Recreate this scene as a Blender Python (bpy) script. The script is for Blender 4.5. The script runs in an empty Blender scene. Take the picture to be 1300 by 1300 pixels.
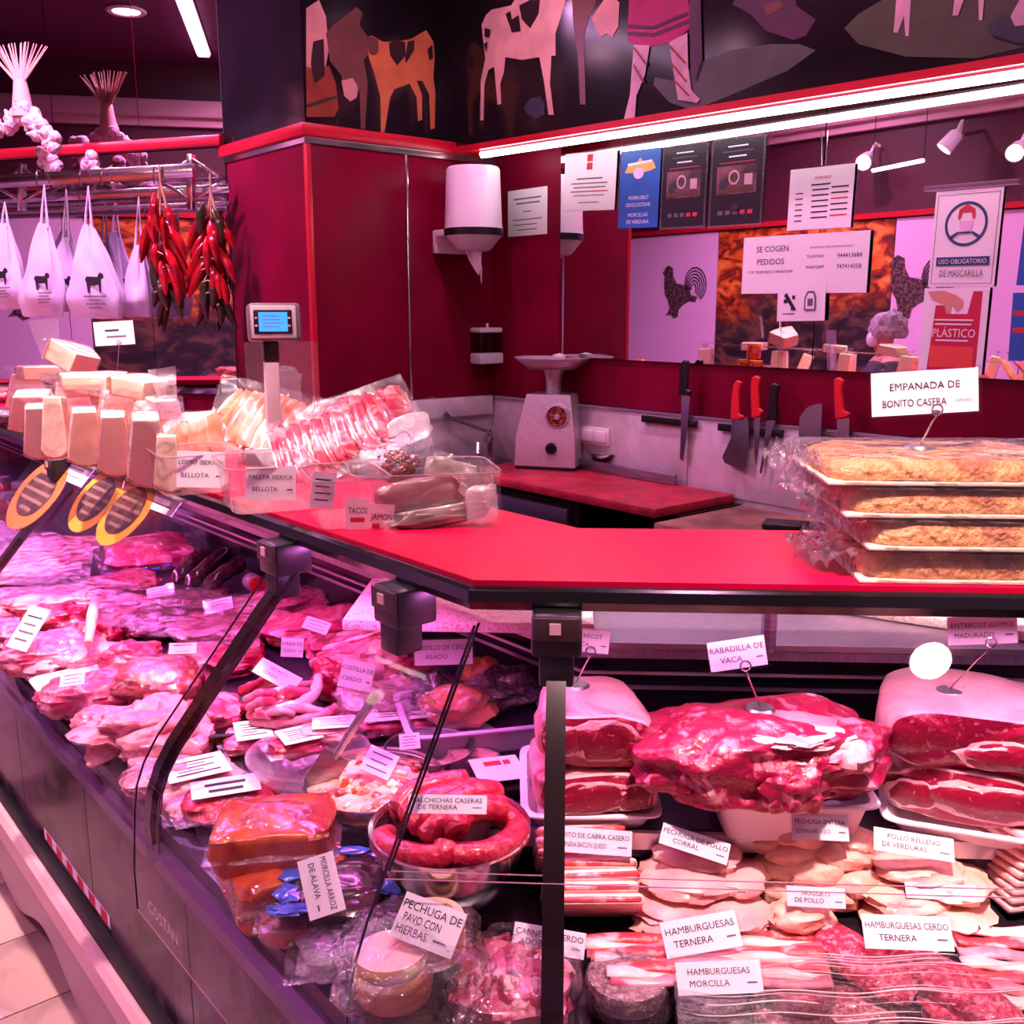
import bpy, bmesh, math, random
from mathutils import Vector as V, Matrix, noise as NZ
SC = bpy.context.scene; COL = SC.collection
# ---------------------------------------------------------------- camera
f_, PC, EYE = 1255., 650., 1.6
TH, AZ = math.radians(11.5), math.radians(140)
F = V((math.cos(AZ)*math.cos(TH), math.sin(AZ)*math.cos(TH), -math.sin(TH)))
R = V((math.sin(AZ), -math.cos(AZ), 0)); U = R.cross(F); C = V((0, 0, EYE))
cam = bpy.data.cameras.new('camera'); co = bpy.data.objects.new('camera', cam); COL.objects.link(co)
cam.sensor_width = 36; cam.lens = f_/1300*36; cam.clip_start = .02
co.matrix_world = Matrix.Translation(C) @ Matrix((R, U, -F)).transposed().to_4x4()
SC.camera = co
# ---------------------------------------------------------------- world, exposure
SC.view_settings.view_transform = 'Standard'; SC.view_settings.look = 'None'
SC.view_settings.exposure = .9; SC.view_settings.gamma = 1; SC.view_settings.use_curve_mapping = False
w = bpy.data.worlds.new('hall'); SC.world = w; w.use_nodes = True
w.node_tree.nodes['Background'].inputs[0].default_value = (1, .38, .85, 1)
w.node_tree.nodes['Background'].inputs[1].default_value = .16
SC.cycles.use_denoising = True; SC.cycles.max_bounces = 8; SC.cycles.transparent_max_bounces = 24
SC.cycles.caustics_reflective = False; SC.cycles.caustics_refractive = False; SC.cycles.sample_clamp_indirect = 6
def area(name, loc, to, sx, sy, power, col, spread=180, shape='RECTANGLE'):
    l = bpy.data.lights.new(name, 'AREA'); l.shape = shape; l.size = sx; l.size_y = sy; l.energy = power
    l.color = col; l.spread = math.radians(spread)
    o = bpy.data.objects.new(name, l); COL.objects.link(o); o.location = loc
    o.rotation_euler = (V(to)-V(loc)).to_track_quat('-Z', 'Y').to_euler(); return o
PINK, WARM, VIO = (1, .44, .80), (1, .66, .66), (.9, .34, 1)
# ceiling downlights of the shop (each has its trim ring built further down): over the aisle and over the counter
DOWN = [(-5.19, .2, PINK, 18, 150, 0), (-4.4, -.3, PINK, 18, 150, 0), (-2.6, -.5, PINK, 11, 150, 0), (-1.2, -.6, PINK, 5, 150, 0), (.88, 1.17, WARM, 5, 150, 0), (-2.75, .55, WARM, 17, 45, .5), (-1.75, .55, WARM, 8, 45, .5),
        (-.35, .75, WARM, 12, 50, .6), (-3.0, 2.2, PINK, 8, 140, 0), (-1.7, 2.3, PINK, 8, 140, 0), (-4.6, 1.2, VIO, 32, 150, 0)]
for dx, dy, c, p, sp_, aim in DOWN:
    area('downlight_lamp', (dx, dy, 3.385), (dx-(.2 if aim else 0), dy+aim, 1.3), .16, .16, p, c, sp_, 'DISK')
# ---------------------------------------------------------------- pixel -> place helpers
def ray(px, py): return F + R*((px-PC)/f_) + U*((PC-py)/f_)
def pl(px, py, p, n):
    d = ray(px, py); n = V(n); return C + d*((V(p)-C).dot(n)/d.dot(n))
def pz(px, py, z): return pl(px, py, (0, 0, z), (0, 0, 1))
def pY(px, py, y): return pl(px, py, (0, y, 0), (0, 1, 0))
def pX(px, py, x): return pl(px, py, (x, 0, 0), (1, 0, 0))
def proj(p):
    v = V(p)-C; return PC+f_*v.dot(R)/v.dot(F), PC-f_*v.dot(U)/v.dot(F)
def mpp(p): return (V(p)-C).dot(F)/f_          # metres per photo pixel at a place
YB, XL, YO = 3.05, -3.78, -1.2                 # rear wall, left wall, wall across the aisle
def rm(px, py, y):                             # what the rear mirror shows at a pixel
    p = pl(px, py, (0, 2*YB-y, 0), (0, 1, 0)); return V((p.x, 2*YB-p.y, p.z))
A = V((-1.095, .845, 0)); DR = V((math.cos(math.radians(47)), math.sin(math.radians(47)), 0)); NR = V((DR.y, -DR.x, 0))
def RW(s, o, z): p = A+DR*s+NR*o; p.z = z; return p        # right counter leg: along, out towards customer, height
def RS(p): q = V(p)-A; return q.dot(DR), q.dot(NR)
LSL = .135
def ld(px, py, h=0): return pl(px, py, (0, .56, .70+h), (0, -LSL, 1))     # left deck
def zl(y): return .70+LSL*(y-.56)
NRD = V((0, 0, 1)) + NR*.16
def rd(px, py, h=0): return pl(px, py, RW(0, .28, .665+h), NRD)            # right lower deck
def zrd(p): return .665-.16*(RS(p)[1]-.28)
def ru(px, py, h=0): return pz(px, py, .80+h)                              # right upper step
HX, HY = V((R.x, R.y, 0)), V((-F.x, -F.y, 0)).normalized()                 # camera-right and towards-camera, level
# ---------------------------------------------------------------- materials
MT = {}
def lin(c): return tuple((x/12.92 if x <= .04045 else ((x+.055)/1.055)**2.4) for x in c)
def hx(s): return lin(tuple(int(s[i:i+2], 16)/255 for i in (0, 2, 4)))
def mat(name, c, r=.5, m=0, c2=None, ns=8, lo=.4, hi=.6, det=3, st=(1, 1, 1), bs=0, bn=60, coat=0, em=0, c3=None, ns3=3, lo3=.5, hi3=.6, dist=0, sss=0, gen=False, spec=None):
    if name in MT: return MT[name]
    c = hx(c) if isinstance(c, str) else c
    M = bpy.data.materials.new(name); M.use_nodes = True; t = M.node_tree; N, L = t.nodes, t.links
    b = N['Principled BSDF']; I = b.inputs
    I['Base Color'].default_value = (*c, 1); I['Roughness'].default_value = r; I['Metallic'].default_value = m
    if spec is not None: I['Specular IOR Level'].default_value = spec
    if coat: I['Coat Weight'].default_value = coat; I['Coat Roughness'].default_value = .12
    if sss: I['Subsurface Weight'].default_value = sss; I['Subsurface Radius'].default_value = (.02, .006, .005)
    if em: I['Emission Color'].default_value = (*c, 1); I['Emission Strength'].default_value = em
    tc = N.new('ShaderNodeTexCoord'); mp = N.new('ShaderNodeMapping'); mp.inputs['Scale'].default_value = st
    L.new(tc.outputs['Generated' if gen else 'Object'], mp.inputs[0])
    def ramp(ns, lo, hi, d):
        n = N.new('ShaderNodeTexNoise'); n.inputs['Scale'].default_value = ns; n.inputs['Detail'].default_value = d; n.inputs['Distortion'].default_value = dist
        L.new(mp.outputs[0], n.inputs['Vector'])
        k = N.new('ShaderNodeMapRange'); k.inputs[1].default_value = lo; k.inputs[2].default_value = hi; L.new(n.outputs[0], k.inputs[0]); return k.outputs[0]
    if c2 is not None:
        c2 = hx(c2) if isinstance(c2, str) else c2
        x = N.new('ShaderNodeMix'); x.data_type = 'RGBA'; L.new(ramp(ns, lo, hi, det), x.inputs[0]); x.inputs[6].default_value = (*c, 1); x.inputs[7].default_value = (*c2, 1); out = x.outputs[2]
        if c3 is not None:
            c3 = hx(c3) if isinstance(c3, str) else c3
            y = N.new('ShaderNodeMix'); y.data_type = 'RGBA'; L.new(ramp(ns3, lo3, hi3, 2), y.inputs[0]); L.new(out, y.inputs[6]); y.inputs[7].default_value = (*c3, 1); out = y.outputs[2]
        L.new(out, I['Base Color'])
        if em: L.new(out, I['Emission Color'])
    if bs:
        n = N.new('ShaderNodeTexNoise'); n.inputs['Scale'].default_value = bn; n.inputs['Detail'].default_value = 3; L.new(mp.outputs[0], n.inputs['Vector'])
        q = N.new('ShaderNodeBump'); q.inputs['Strength'].default_value = bs; q.inputs['Distance'].default_value = .01; L.new(n.outputs[0], q.inputs['Height']); L.new(q.outputs[0], I['Normal'])
    MT[name] = M; return M
def film(name, tint=(1, 1, 1), k=1., r=.05, base=.03, bs=0, bn=20, st=(1, 1, 1), haze=0, hc=(1, .9, .95), rz=0):
    """clear sheet: see-through with a mirror-like skin; haze adds a little milky plastic"""
    if name in MT: return MT[name]
    M = bpy.data.materials.new(name); M.use_nodes = True; t = M.node_tree; N, L = t.nodes, t.links
    N.remove(N['Principled BSDF']); o = N['Material Output']
    tr = N.new('ShaderNodeBsdfTransparent'); tr.inputs[0].default_value = (*tint, 1)
    g = N.new('ShaderNodeBsdfGlossy'); g.inputs['Roughness'].default_value = r
    lw = N.new('ShaderNodeLayerWeight'); lw.inputs[0].default_value = .5; pw_ = N.new('ShaderNodeMath'); pw_.operation = 'POWER'; pw_.inputs[1].default_value = 5; L.new(lw.outputs['Facing'], pw_.inputs[0])
    mp = N.new('ShaderNodeMath'); mp.operation = 'MULTIPLY_ADD'; mp.inputs[1].default_value = k; mp.inputs[2].default_value = base+.04*k; mp.use_clamp = True
    mx = N.new('ShaderNodeMixShader'); L.new(pw_.outputs[0], mp.inputs[0]); L.new(mp.outputs[0], mx.inputs[0]); src = tr.outputs[0]
    if haze:
        df = N.new('ShaderNodeBsdfDiffuse'); df.inputs[0].default_value = (*hc, 1); h = N.new('ShaderNodeMixShader'); h.inputs[0].default_value = haze
        L.new(src, h.inputs[1]); L.new(df.outputs[0], h.inputs[2]); src = h.outputs[0]
    L.new(src, mx.inputs[1]); L.new(g.outputs[0], mx.inputs[2]); L.new(mx.outputs[0], o.inputs[0])
    if bs:
        tc = N.new('ShaderNodeTexCoord'); ma = N.new('ShaderNodeMapping'); ma.inputs['Scale'].default_value = st; m0 = N.new('ShaderNodeMapping'); m0.inputs['Rotation'].default_value = (0, 0, rz); L.new(tc.outputs['Object'], m0.inputs[0]); L.new(m0.outputs[0], ma.inputs[0])
        n = N.new('ShaderNodeTexNoise'); n.inputs['Scale'].default_value = bn; n.inputs['Detail'].default_value = 4; L.new(ma.outputs[0], n.inputs['Vector'])
        q = N.new('ShaderNodeBump'); q.inputs['Strength'].default_value = bs; q.inputs['Distance'].default_value = .02; L.new(n.outputs[0], q.inputs['Height'])
        L.new(q.outputs[0], g.inputs['Normal']); L.new(q.outputs[0], lw.inputs['Normal'])
    MT[name] = M; return M
# ---------------------------------------------------------------- mesh builder
class MB:
    def __init__(s, M=None): s.v, s.f, s.k = [], [], []; s.M = M or Matrix(); s.mi = 0
    def add(s, vs, fs, mi=None):
        o = len(s.v); s.v += [s.M @ V(p) for p in vs]; s.f += [tuple(i+o for i in q) for q in fs]; s.k += [s.mi if mi is None else mi]*len(fs); return s
    def box(s, c, d, b=0):
        bm = bmesh.new(); bmesh.ops.create_cube(bm, size=1, matrix=Matrix.Translation(c) @ Matrix.Diagonal((*d, 1)))
        if b: bmesh.ops.bevel(bm, geom=bm.edges[:], offset=min(b, .45*min(d)), segments=2, affect='EDGES', profile=.5)
        bm.verts.index_update(); s.add([x.co for x in bm.verts], [[x.index for x in q.verts] for q in bm.faces]); bm.free(); return s
    def bx(s, lo, hi, b=0): lo, hi = V(lo), V(hi); return s.box((lo+hi)/2, hi-lo, b)
    def tube(s, path, r, n=8, cap=True, closed=False):
        P = [V(p) for p in path]; m = len(P); rs = r if isinstance(r, (list, tuple)) else [r]*m
        vs, nrm = [], None
        for i in range(m):
            a = P[i-1] if (i or closed) else P[0]; b = P[(i+1) % m] if (i < m-1 or closed) else P[-1]
            t = (b-a).normalized() if (b-a).length > 1e-9 else V((0, 0, 1))
            if nrm is None: nrm = t.orthogonal().normalized()
            nrm = (nrm - t*nrm.dot(t)); nrm = nrm.normalized() if nrm.length > 1e-6 else t.orthogonal().normalized(); bn = t.cross(nrm)
            vs += [P[i] + (nrm*math.cos(2*math.pi*j/n) + bn*math.sin(2*math.pi*j/n))*rs[i] for j in range(n)]
        fs = [(i*n+j, i*n+(j+1) % n, ((i+1) % m)*n+(j+1) % n, ((i+1) % m)*n+j) for i in range(m if closed else m-1) for j in range(n)]
        if cap and not closed: fs += [tuple(range(n))[::-1], tuple((m-1)*n+j for j in range(n))]
        return s.add(vs, fs)
    def lathe(s, prof, n=24, c=(0, 0, 0), sx=1, sy=1, cap=True):
        vs = [(c[0]+r*sx*math.cos(2*math.pi*j/n), c[1]+r*sy*math.sin(2*math.pi*j/n), c[2]+z) for r, z in prof for j in range(n)]
        fs = [(i*n+j, i*n+(j+1) % n, (i+1)*n+(j+1) % n, (i+1)*n+j) for i in range(len(prof)-1) for j in range(n)]
        if cap and prof[0][0] > 1e-6: fs.append(tuple(range(n))[::-1])
        if cap and prof[-1][0] > 1e-6: fs.append(tuple((len(prof)-1)*n+j for j in range(n)))
        return s.add(vs, fs)
    def prism(s, pts, z0, z1):
        n = len(pts); vs = [(x, y, z0) for x, y in pts] + [(x, y, z1) for x, y in pts]
        return s.add(vs, [tuple(range(n))[::-1], tuple(range(n, 2*n))] + [(i, (i+1) % n, n+(i+1) % n, n+i) for i in range(n)])
    def grid(s, fn, nu, nv, cu=False):
        vs = [fn(i/(nu if cu else nu-1), j/(nv-1)) for j in range(nv) for i in range(nu)]
        return s.add(vs, [(j*nu+i, j*nu+(i+1) % nu, (j+1)*nu+(i+1) % nu, (j+1)*nu+i) for j in range(nv-1) for i in range(nu if cu else nu-1)])
    def blob(s, d, seed=0, amp=.12, sc=1.6, e=1., nu=28, nv=16, fl=-1., am2=0, sc2=6):
        """lump of size d (full extents) with noise; e<1 makes it boxier, fl flattens the underside"""
        def sp(x, e): return math.copysign(abs(x)**e, x)
        o = V((seed*7.13, seed*3.7, seed*1.9)); vs = []
        for j in range(nv+1):
            ph = -math.pi/2 + math.pi*j/nv
            for i in range(nu):
                th = 2*math.pi*i/nu
                p = V((sp(math.cos(ph), e)*sp(math.cos(th), e), sp(math.cos(ph), e)*sp(math.sin(th), e), sp(math.sin(ph), e)))
                q = p*(1+amp*NZ.noise(p*sc+o)*2 + am2*NZ.noise(p*sc2+o)*2); q.z = max(q.z, fl)
                vs.append((q.x*d[0]/2, q.y*d[1]/2, q.z*d[2]/2))
        return s.add(vs, [(j*nu+i, j*nu+(i+1) % nu, (j+1)*nu+(i+1) % nu, (j+1)*nu+i) for j in range(nv) for i in range(nu)])
    def build(s, name, mats, parent=None, label=None, cat=None, group=None, kind=None, loc=None, sm=38, thick=0, wobble=None):
        if not isinstance(mats, (list, tuple)): mats = [mats]
        if parent is not None: O = V(parent['w'])
        elif loc is not None: O = V(loc)
        else:
            xs = [p.x for p in s.v]; ys = [p.y for p in s.v]; O = V(((min(xs)+max(xs))/2, (min(ys)+max(ys))/2, min(p.z for p in s.v)))
        me = bpy.data.meshes.new(name); me.from_pydata([p-O for p in s.v], [], s.f)
        for m in mats: me.materials.append(MT[m] if isinstance(m, str) else m)
        if any(s.k): me.polygons.foreach_set('material_index', s.k)
        if sm:
            me.polygons.foreach_set('use_smooth', [True]*len(me.polygons)); me.set_sharp_from_angle(angle=math.radians(sm))
        me.validate(); me.update()
        o = bpy.data.objects.new(name, me); COL.objects.link(o); o['w'] = tuple(O)
        if parent is not None: o.parent = parent
        else: o.location = O
        if thick: q = o.modifiers.new('t', 'SOLIDIFY'); q.thickness = thick; q.offset = 0
        return tag(o, label, cat, group, kind)
def tag(o, label=None, cat=None, group=None, kind=None):
    for k, x in (('label', label), ('category', cat), ('group', group), ('kind', kind)):
        if x: o[k] = x
    return o
def T(name, label, cat, loc, group=None):
    o = bpy.data.objects.new(name, None); COL.objects.link(o); o.location = loc; o['w'] = tuple(V(loc)); o.empty_display_size = .05
    return tag(o, label, cat, group)
def ST(name, mb, m, parent=None, **k): return mb.build(name, m, parent, kind=None if parent else 'structure', **k)
def fr(o, x, z):                      # matrix from origin, x axis and approximate z axis
    x = V(x).normalized(); z = V(z); z = (z-x*z.dot(x)).normalized(); y = z.cross(x)
    return Matrix.Translation(V(o)) @ Matrix((x, y, z)).transposed().to_4x4()
def face(o, yaw=0, tilt=0, roll=0):   # upright frame facing the camera side: local x right, y up, z towards the viewer
    z = Matrix.Rotation(math.radians(yaw), 3, 'Z') @ HY; z = z.normalized(); x = V((0, 0, 1)).cross(z).normalized(); 
    z = Matrix.Rotation(math.radians(-tilt), 3, x) @ z; y = z.cross(x)
    if roll: q = Matrix.Rotation(math.radians(roll), 3, z); x, y = q @ x, q @ y
    return Matrix.Translation(V(o)) @ Matrix((x, y, z)).transposed().to_4x4()
TXT = {}
def text(mb, s, h, x=0, y=0, z=0, al='CENTER', bold=.0, wx=1., wmax=None):
    """flat lettering, cap height h, centred on (x,y) of the builder's frame"""
    if (s, bold) not in TXT:
        cu = bpy.data.curves.new('t', 'FONT'); cu.body = s; cu.size = 1; cu.resolution_u = 2; cu.offset = 0; cu.fill_mode = 'FRONT'
        ob = bpy.data.objects.new('t', cu); me = ob.to_mesh(); TXT[s, bold] = ([tuple(q.co) for q in me.vertices], [tuple(q.vertices) for q in me.polygons])
        ob.to_mesh_clear(); bpy.data.objects.remove(ob); bpy.data.curves.remove(cu)
    vs, fs = TXT[s, bold]
    if not vs: return
    k = h/.72; x0 = min(p[0] for p in vs); x1 = max(p[0] for p in vs); kx = k*wx
    if wmax and (x1-x0)*kx > wmax: kx = wmax/(x1-x0)
    ox = -(x0+x1)/2 if al == 'CENTER' else (-x0 if al == 'LEFT' else -x1)
    mb.add([((p[0]+ox)*kx+x, p[1]*k-h/2+y, z) for p in vs], fs)
# ---------------------------------------------------------------- plain materials
mat('red_panel', '7c042c', .38, c2='6e0326', ns=3, spec=.12); mat('red_trim', 'c0142c', .3); mat('red_top', 'c00338', .34, c2='b60334', ns=5, spec=.2)
mat('red_board', 'b01a34', .5, c2='8c1028', ns=14, bs=.15, bn=200); mat('chrome', 'd8d4d8', .16, 1); mat('steel', 'b8b4ba', .3, 1, c2='a09ca4', ns=40, st=(1, 1, 12))
mat('brushed', 'a8a0ac', .38, 1, c2='8a828e', ns=6, st=(1, 1, 30)); mat('alu', 'c8c0cc', .28, .9); mat('dark_metal', '2a2028', .35, .7); mat('black', '0c0a0c', .35); mat('black_gloss', '08060a', .06)
mat('rubber', '060506', .6); mat('mirror', 'e6dce4', .01, 1); mat('white', 'f2ecee', .4); mat('paper', 'f6eef2', .6); mat('ink', '1c1418', .7); mat('red_ink', 'c83040', .7); mat('gray_ink', '6a6068', .7)
mat('white_plastic', 'ece6ea', .3); mat('tray_white', 'f0eaf0', .35, bs=.05); mat('blue_print', '1c5cb4', .4); mat('navy_ink', '24466e', .5); mat('yellow_print', 'e0b060', .5); mat('screen_blue', '2c78f0', .3, em=.9)
mat('marble', 'd8ccd0', .25, c2='a89a9e', ns=3.2, lo=.45, hi=.75, det=8, dist=1.6, c3='c8bcc0', coat=.2); mat('floor_marble', 'c4a49c', .22, c2='7a6460', ns=2.6, lo=.55, hi=.75, det=8, dist=2.2, coat=.3)
mat('front_marble', '584450', .22, c2='1a1014', ns=5, lo=.47, hi=.62, det=9, dist=2, spec=.15); mat('grout', '3a2c30', .8); mat('wood_orange', 'b4642c', .5, c2='8a4418', ns=5, st=(14, 14, 1), det=4); mat('wood_worn', '9a6a56', .7, c2='5e3a30', ns=7, det=8, lo=.35, hi=.65, bs=.3, bn=80)
mat('ceiling_paint', '5c1c44', .35); mat('wall_pale', 'ecc4e8', .6); mat('wall_dark', '4a0a24', .5); mat('cornice', 'd8a8b8', .5); mat('lamp_on', (1, .78, .9), em=4); mat('tube_on', (1, .86, .96), em=7); mat('tube_violet', (1, .6, 1), em=6); mat('warm_on', (1, .8, .66), em=4)
mat('board_black', '141013', .14, c2='1e161c', ns=3, coat=.4); mat('cutting_white', 'f0dcd8', .5, c2='d8a8a4', ns=160, lo=.5, hi=.62, bs=.2, bn=160)
film('glass', (.985, .975, .99), .5, .01, .0); film('plastic_clear', (.96, .93, .96), .9, .06, .06, bs=.15, bn=6, haze=.07)
film('wrap', (.98, .96, .98), 1, .1, .065, bs=1., bn=26, haze=.02); film('wrap_soft', (.985, .965, .98), .8, .14, .012, bs=.8, bn=26, haze=.012); film('wrap_fine', (.98, .95, .975), 1, .12, .1, bs=1., bn=60, haze=.05); film('bag_milky', (.95, .93, .96), .8, .12, .05, bs=.9, bn=18, haze=.22); film('smoked', (.62, .55, .62), .9, .03, .05)
# ---------------------------------------------------------------- setting
fl = ST('floor', MB().bx((-9, -1.2, -.1), (4, 3.3, -.008)), 'grout')
tile = MB().box((0, 0, -.004), (.296, .596, .008), .002)
t0 = None
for i in range(22):
    for j in range(4):
        x = -5.3+.3*i-.15+.01; y = -1.2+.3+.6*j-.02
        if t0 is None: t0 = MB(Matrix.Translation((x, y, 0))).box((0, 0, -.004), (.296, .596, .008), .002).build('floor_tile', 'floor_marble', fl, loc=None); b0 = (x, y)
        else:
            c = t0.copy(); COL.objects.link(c); c.location = (x-b0[0], y-b0[1], 0)
ST('ceiling', MB().bx((-9, -1.3, 3.4), (4, 3.3, 3.5)), 'ceiling_paint')
ST('wall_back', MB().bx((-3.78, YB, 0), (2.2, YB+.1, 3.4)), 'red_panel')
# wall across the aisle, seen in the mirrors
wf = ST('wall_front', MB().bx((-9, YO-.1, 0), (4, YO, 3.4)), 'wall_dark')
ST('trim_1', MB().bx((-9, YO, 3.02), (4, YO+.1, 3.14), .01).bx((-9, YO, 2.96), (4, YO+.05, 3.02)), 'cornice')
ST('trim_2', MB().bx((-9, YO, 2.3), (4, YO+.04, 2.34)), 'red_trim')
for k, (xa, xb) in enumerate(((-9, -7.75), (-7.74, -6.78), (-6.77, -5.8), (-4.1, -3.1), (-3.09, -2.1), (-2.09, -1), (-.99, .2), (.21, 1.4), (1.41, 3))):
    MB().bx((xa, YO, .02), (xb, YO+.015, 2.29)).build('wall_panel', 'wall_pale', wf)
# forest picture on that wall (flat print)
def mural_mat():
    M = bpy.data.materials.new('forest_print'); M.use_nodes = True; t = M.node_tree; N, L = t.nodes, t.links; b = N['Principled BSDF']; b.inputs['Roughness'].default_value = .5
    tc = N.new('ShaderNodeTexCoord'); sp = N.new('ShaderNodeSeparateXYZ'); L.new(tc.outputs['Object'], sp.inputs[0])
    def nz(s, d, st):
        mp = N.new('ShaderNodeMapping'); mp.inputs['Scale'].default_value = st; L.new(tc.outputs['Object'], mp.inputs[0]); n = N.new('ShaderNodeTexNoise'); n.inputs['Scale'].default_value = s; n.inputs['Detail'].default_value = d; n.inputs['Distortion'].default_value = 1.2; L.new(mp.outputs[0], n.inputs[0]); return n.outputs[0]
    def rp(x, pts):
        r = N.new('ShaderNodeValToRGB'); L.new(x, r.inputs[0]); e = r.color_ramp.elements
        while len(e) < len(pts): e.new(.5)
        for k, (p, c) in enumerate(pts): e[k].position = p; e[k].color = (*hx(c), 1)
        return r.outputs[0]
    def mx(f, a, c):
        x = N.new('ShaderNodeMix'); x.data_type = 'RGBA'; L.new(f, x.inputs[0]); L.new(a, x.inputs[6]); L.new(c, x.inputs[7]); return x.outputs[2]
    leaf = rp(nz(6, 10, (1, 1, 1.6)), ((.3, '2a0806'), (.45, '8a2a0c'), (.55, 'd8641c'), (.7, 'f0a040')))
    rock = rp(nz(4, 9, (1, 1, 2)), ((.35, '0c0808'), (.5, '2a1c1e'), (.62, '5c4036'), (.75, '7a4a2a')))
    water = rp(nz(3.5, 9, (.8, 1, 2.5)), ((.4, '1c141c'), (.5, '6c5c7c'), (.58, 'd8cce4')))
    def step(a, b_):
        m = N.new('ShaderNodeMapRange'); m.inputs[1].default_value = a; m.inputs[2].default_value = b_; ad = N.new('ShaderNodeMath'); ad.operation = 'MULTIPLY_ADD'; L.new(nz(2.2, 5, (1, 1, 1)), ad.inputs[0]); ad.inputs[1].default_value = .9; L.new(sp.outputs[2], ad.inputs[2]); L.new(ad.outputs[0], m.inputs[0]); return m.outputs[0]
    L.new(mx(step(2.0, 2.25), mx(step(1.32, 1.5), water, rock), leaf), b.inputs['Base Color']); MT['forest_print'] = M
mural_mat()
MB().bx((-5.79, YO, .3), (-4.11, YO+.012, 2.29)).build('forest_picture', 'forest_print', loc=(-5, YO, 0), label='large autumn forest and waterfall photograph on the wall across the aisle, seen in mirrors', cat='picture')
# roosters printed on the pale panels either side of the forest picture
def poly(mb, pts, fn, off, n):
    q = [fn(x, y)+V(n)*off for x, y in pts]; mb.add(q, [tuple(range(len(q)))])
mat('feather', '2a1a1c', .6, c2='7a5a54', ns=40, lo=.45, hi=.6)
Z8 = lambda x, y: rm(660+x/3.824, 160+y/3.824, YO+.016)
body = [(715, 690), (730, 676), (752, 690), (755, 730), (770, 765), (800, 770), (830, 790), (840, 820), (870, 830), (860, 855), (830, 850), (800, 870), (780, 890), (775, 925), (755, 935), (740, 915), (715, 920), (735, 890), (728, 850), (712, 820), (708, 770), (712, 730), (702, 715)]
for k, dx in enumerate((0, 2.3)):
    mb = MB(); poly(mb, body, lambda x, y: Z8(x, y)+V((dx, 0, 0)), .002, (0, 1, 0)); 
    tl = mb
    r_ = mb.build('rooster_print', 'feather', label='printed rooster on the pale panel '+('left' if k == 0 else 'right')+' of the forest picture, seen in the mirror', cat='rooster picture', sm=0)
    mb = MB()
    for q in range(6): mb.tube([Z8(862-q*2+(52-q*8)*math.cos(a), 768+q*4-(82-q*12)*math.sin(a))+V((dx, .003, 0)) for a in [3.5-i*.42 for i in range(12)]], .005, 5)
    mb.build('tail_feather', 'ink', r_)
# ---------------------------------------------------------------- mirrors
g1 = pY(1043, 300, YB).x
for k, (xa, xb) in enumerate(((-3.291, g1-.002), (g1+.002, -.2))):
    MB().bx((xa, YB-.012, 1.40), (xb, YB-.002, 2.42)).build('wall_mirror', 'mirror', label=('rear wall mirror panel behind the dark posters, next to the red panel', 'rear wall mirror panel behind the mask poster, right of the thin joint')[k], cat='mirror', group='rear wall mirror panels', sm=0)
SF = V((-4.542, 2.076, 0)); WD = V((math.cos(math.radians(211)), math.sin(math.radians(211)), 0)); WN = V((-WD.y, WD.x, 0))
if WN.y > 0: WN = -WN
def pw(px, py, off=0): return pl(px, py, SF+WN*off, WN)
WM = fr(SF, WD, (0, 0, 1))    # local x along the wall away from the pillar, y = behind or before
sg = 1 if (WM.to_3x3() @ V((0, 1, 0))).dot(WN) > 0 else -1
ST('wall_left', MB(WM).bx((0, -sg*.1, 0), (4.5, -sg*.012, 3.4)), 'red_panel')
seams = [0.002] + sorted((pw(x, 100)-SF).dot(WD) for x in (62, 172)) + [2.7, 4.4]
for hi, (za, zb) in enumerate(((1.2, 2.34), (2.4, 3.39))):
    for k in range(4):
        MB(WM).bx((seams[k]+.002, -sg*.011, za), (seams[k+1]-.002, -sg*.001, zb)).build('side_mirror', 'mirror', label=(('lower', 'upper')[hi]+' side mirror panel ' + ('beside the red pillar', 'second from the red pillar', 'third from the red pillar', 'farthest from the red pillar')[k]+(' behind the hanging rack' if not hi else ' above the red rail')), cat='mirror', group='side mirror panels', sm=0)
ST('trim_3', MB(WM).bx((0, -sg*.01, 2.345), (4.5, sg*.035, 2.395), .012), 'red_trim')
# ---------------------------------------------------------------- red pillar and left wall
pil = ST('wall_pillar', MB().bx((-4.54, 2.085, 0), (XL-.012, 3.2, 2.30)), 'red_panel')
for ya, yb in ((2.1, 2.562), (2.576, 3.05)): MB().bx((XL-.012, ya, .9), (XL, yb, 2.27), .002).build('panel', 'red_panel', pil)
MB().bx((-4.53, 2.076, .9), (XL-.02, 2.085, 2.27)).build('panel', 'red_panel', pil)
MB().bx((XL-.014, 2.562, .9), (XL+.004, 2.576, 2.27), .003).build('seam_strip', 'chrome', pil)
MB().bx((XL-.02, 2.074, .9), (XL+.003, 2.1, 2.27), .004).build('corner_strip', 'red_trim', pil)
MB().bx((-4.55, 2.07, 2.27), (XL+.006, 3.05, 2.293)).build('chrome_strip', 'chrome', pil)
ST('trim_4', MB().bx((-4.56, 2.05, 2.293), (XL+.025, 3.0, 2.345), .008), 'red_trim')
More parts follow.
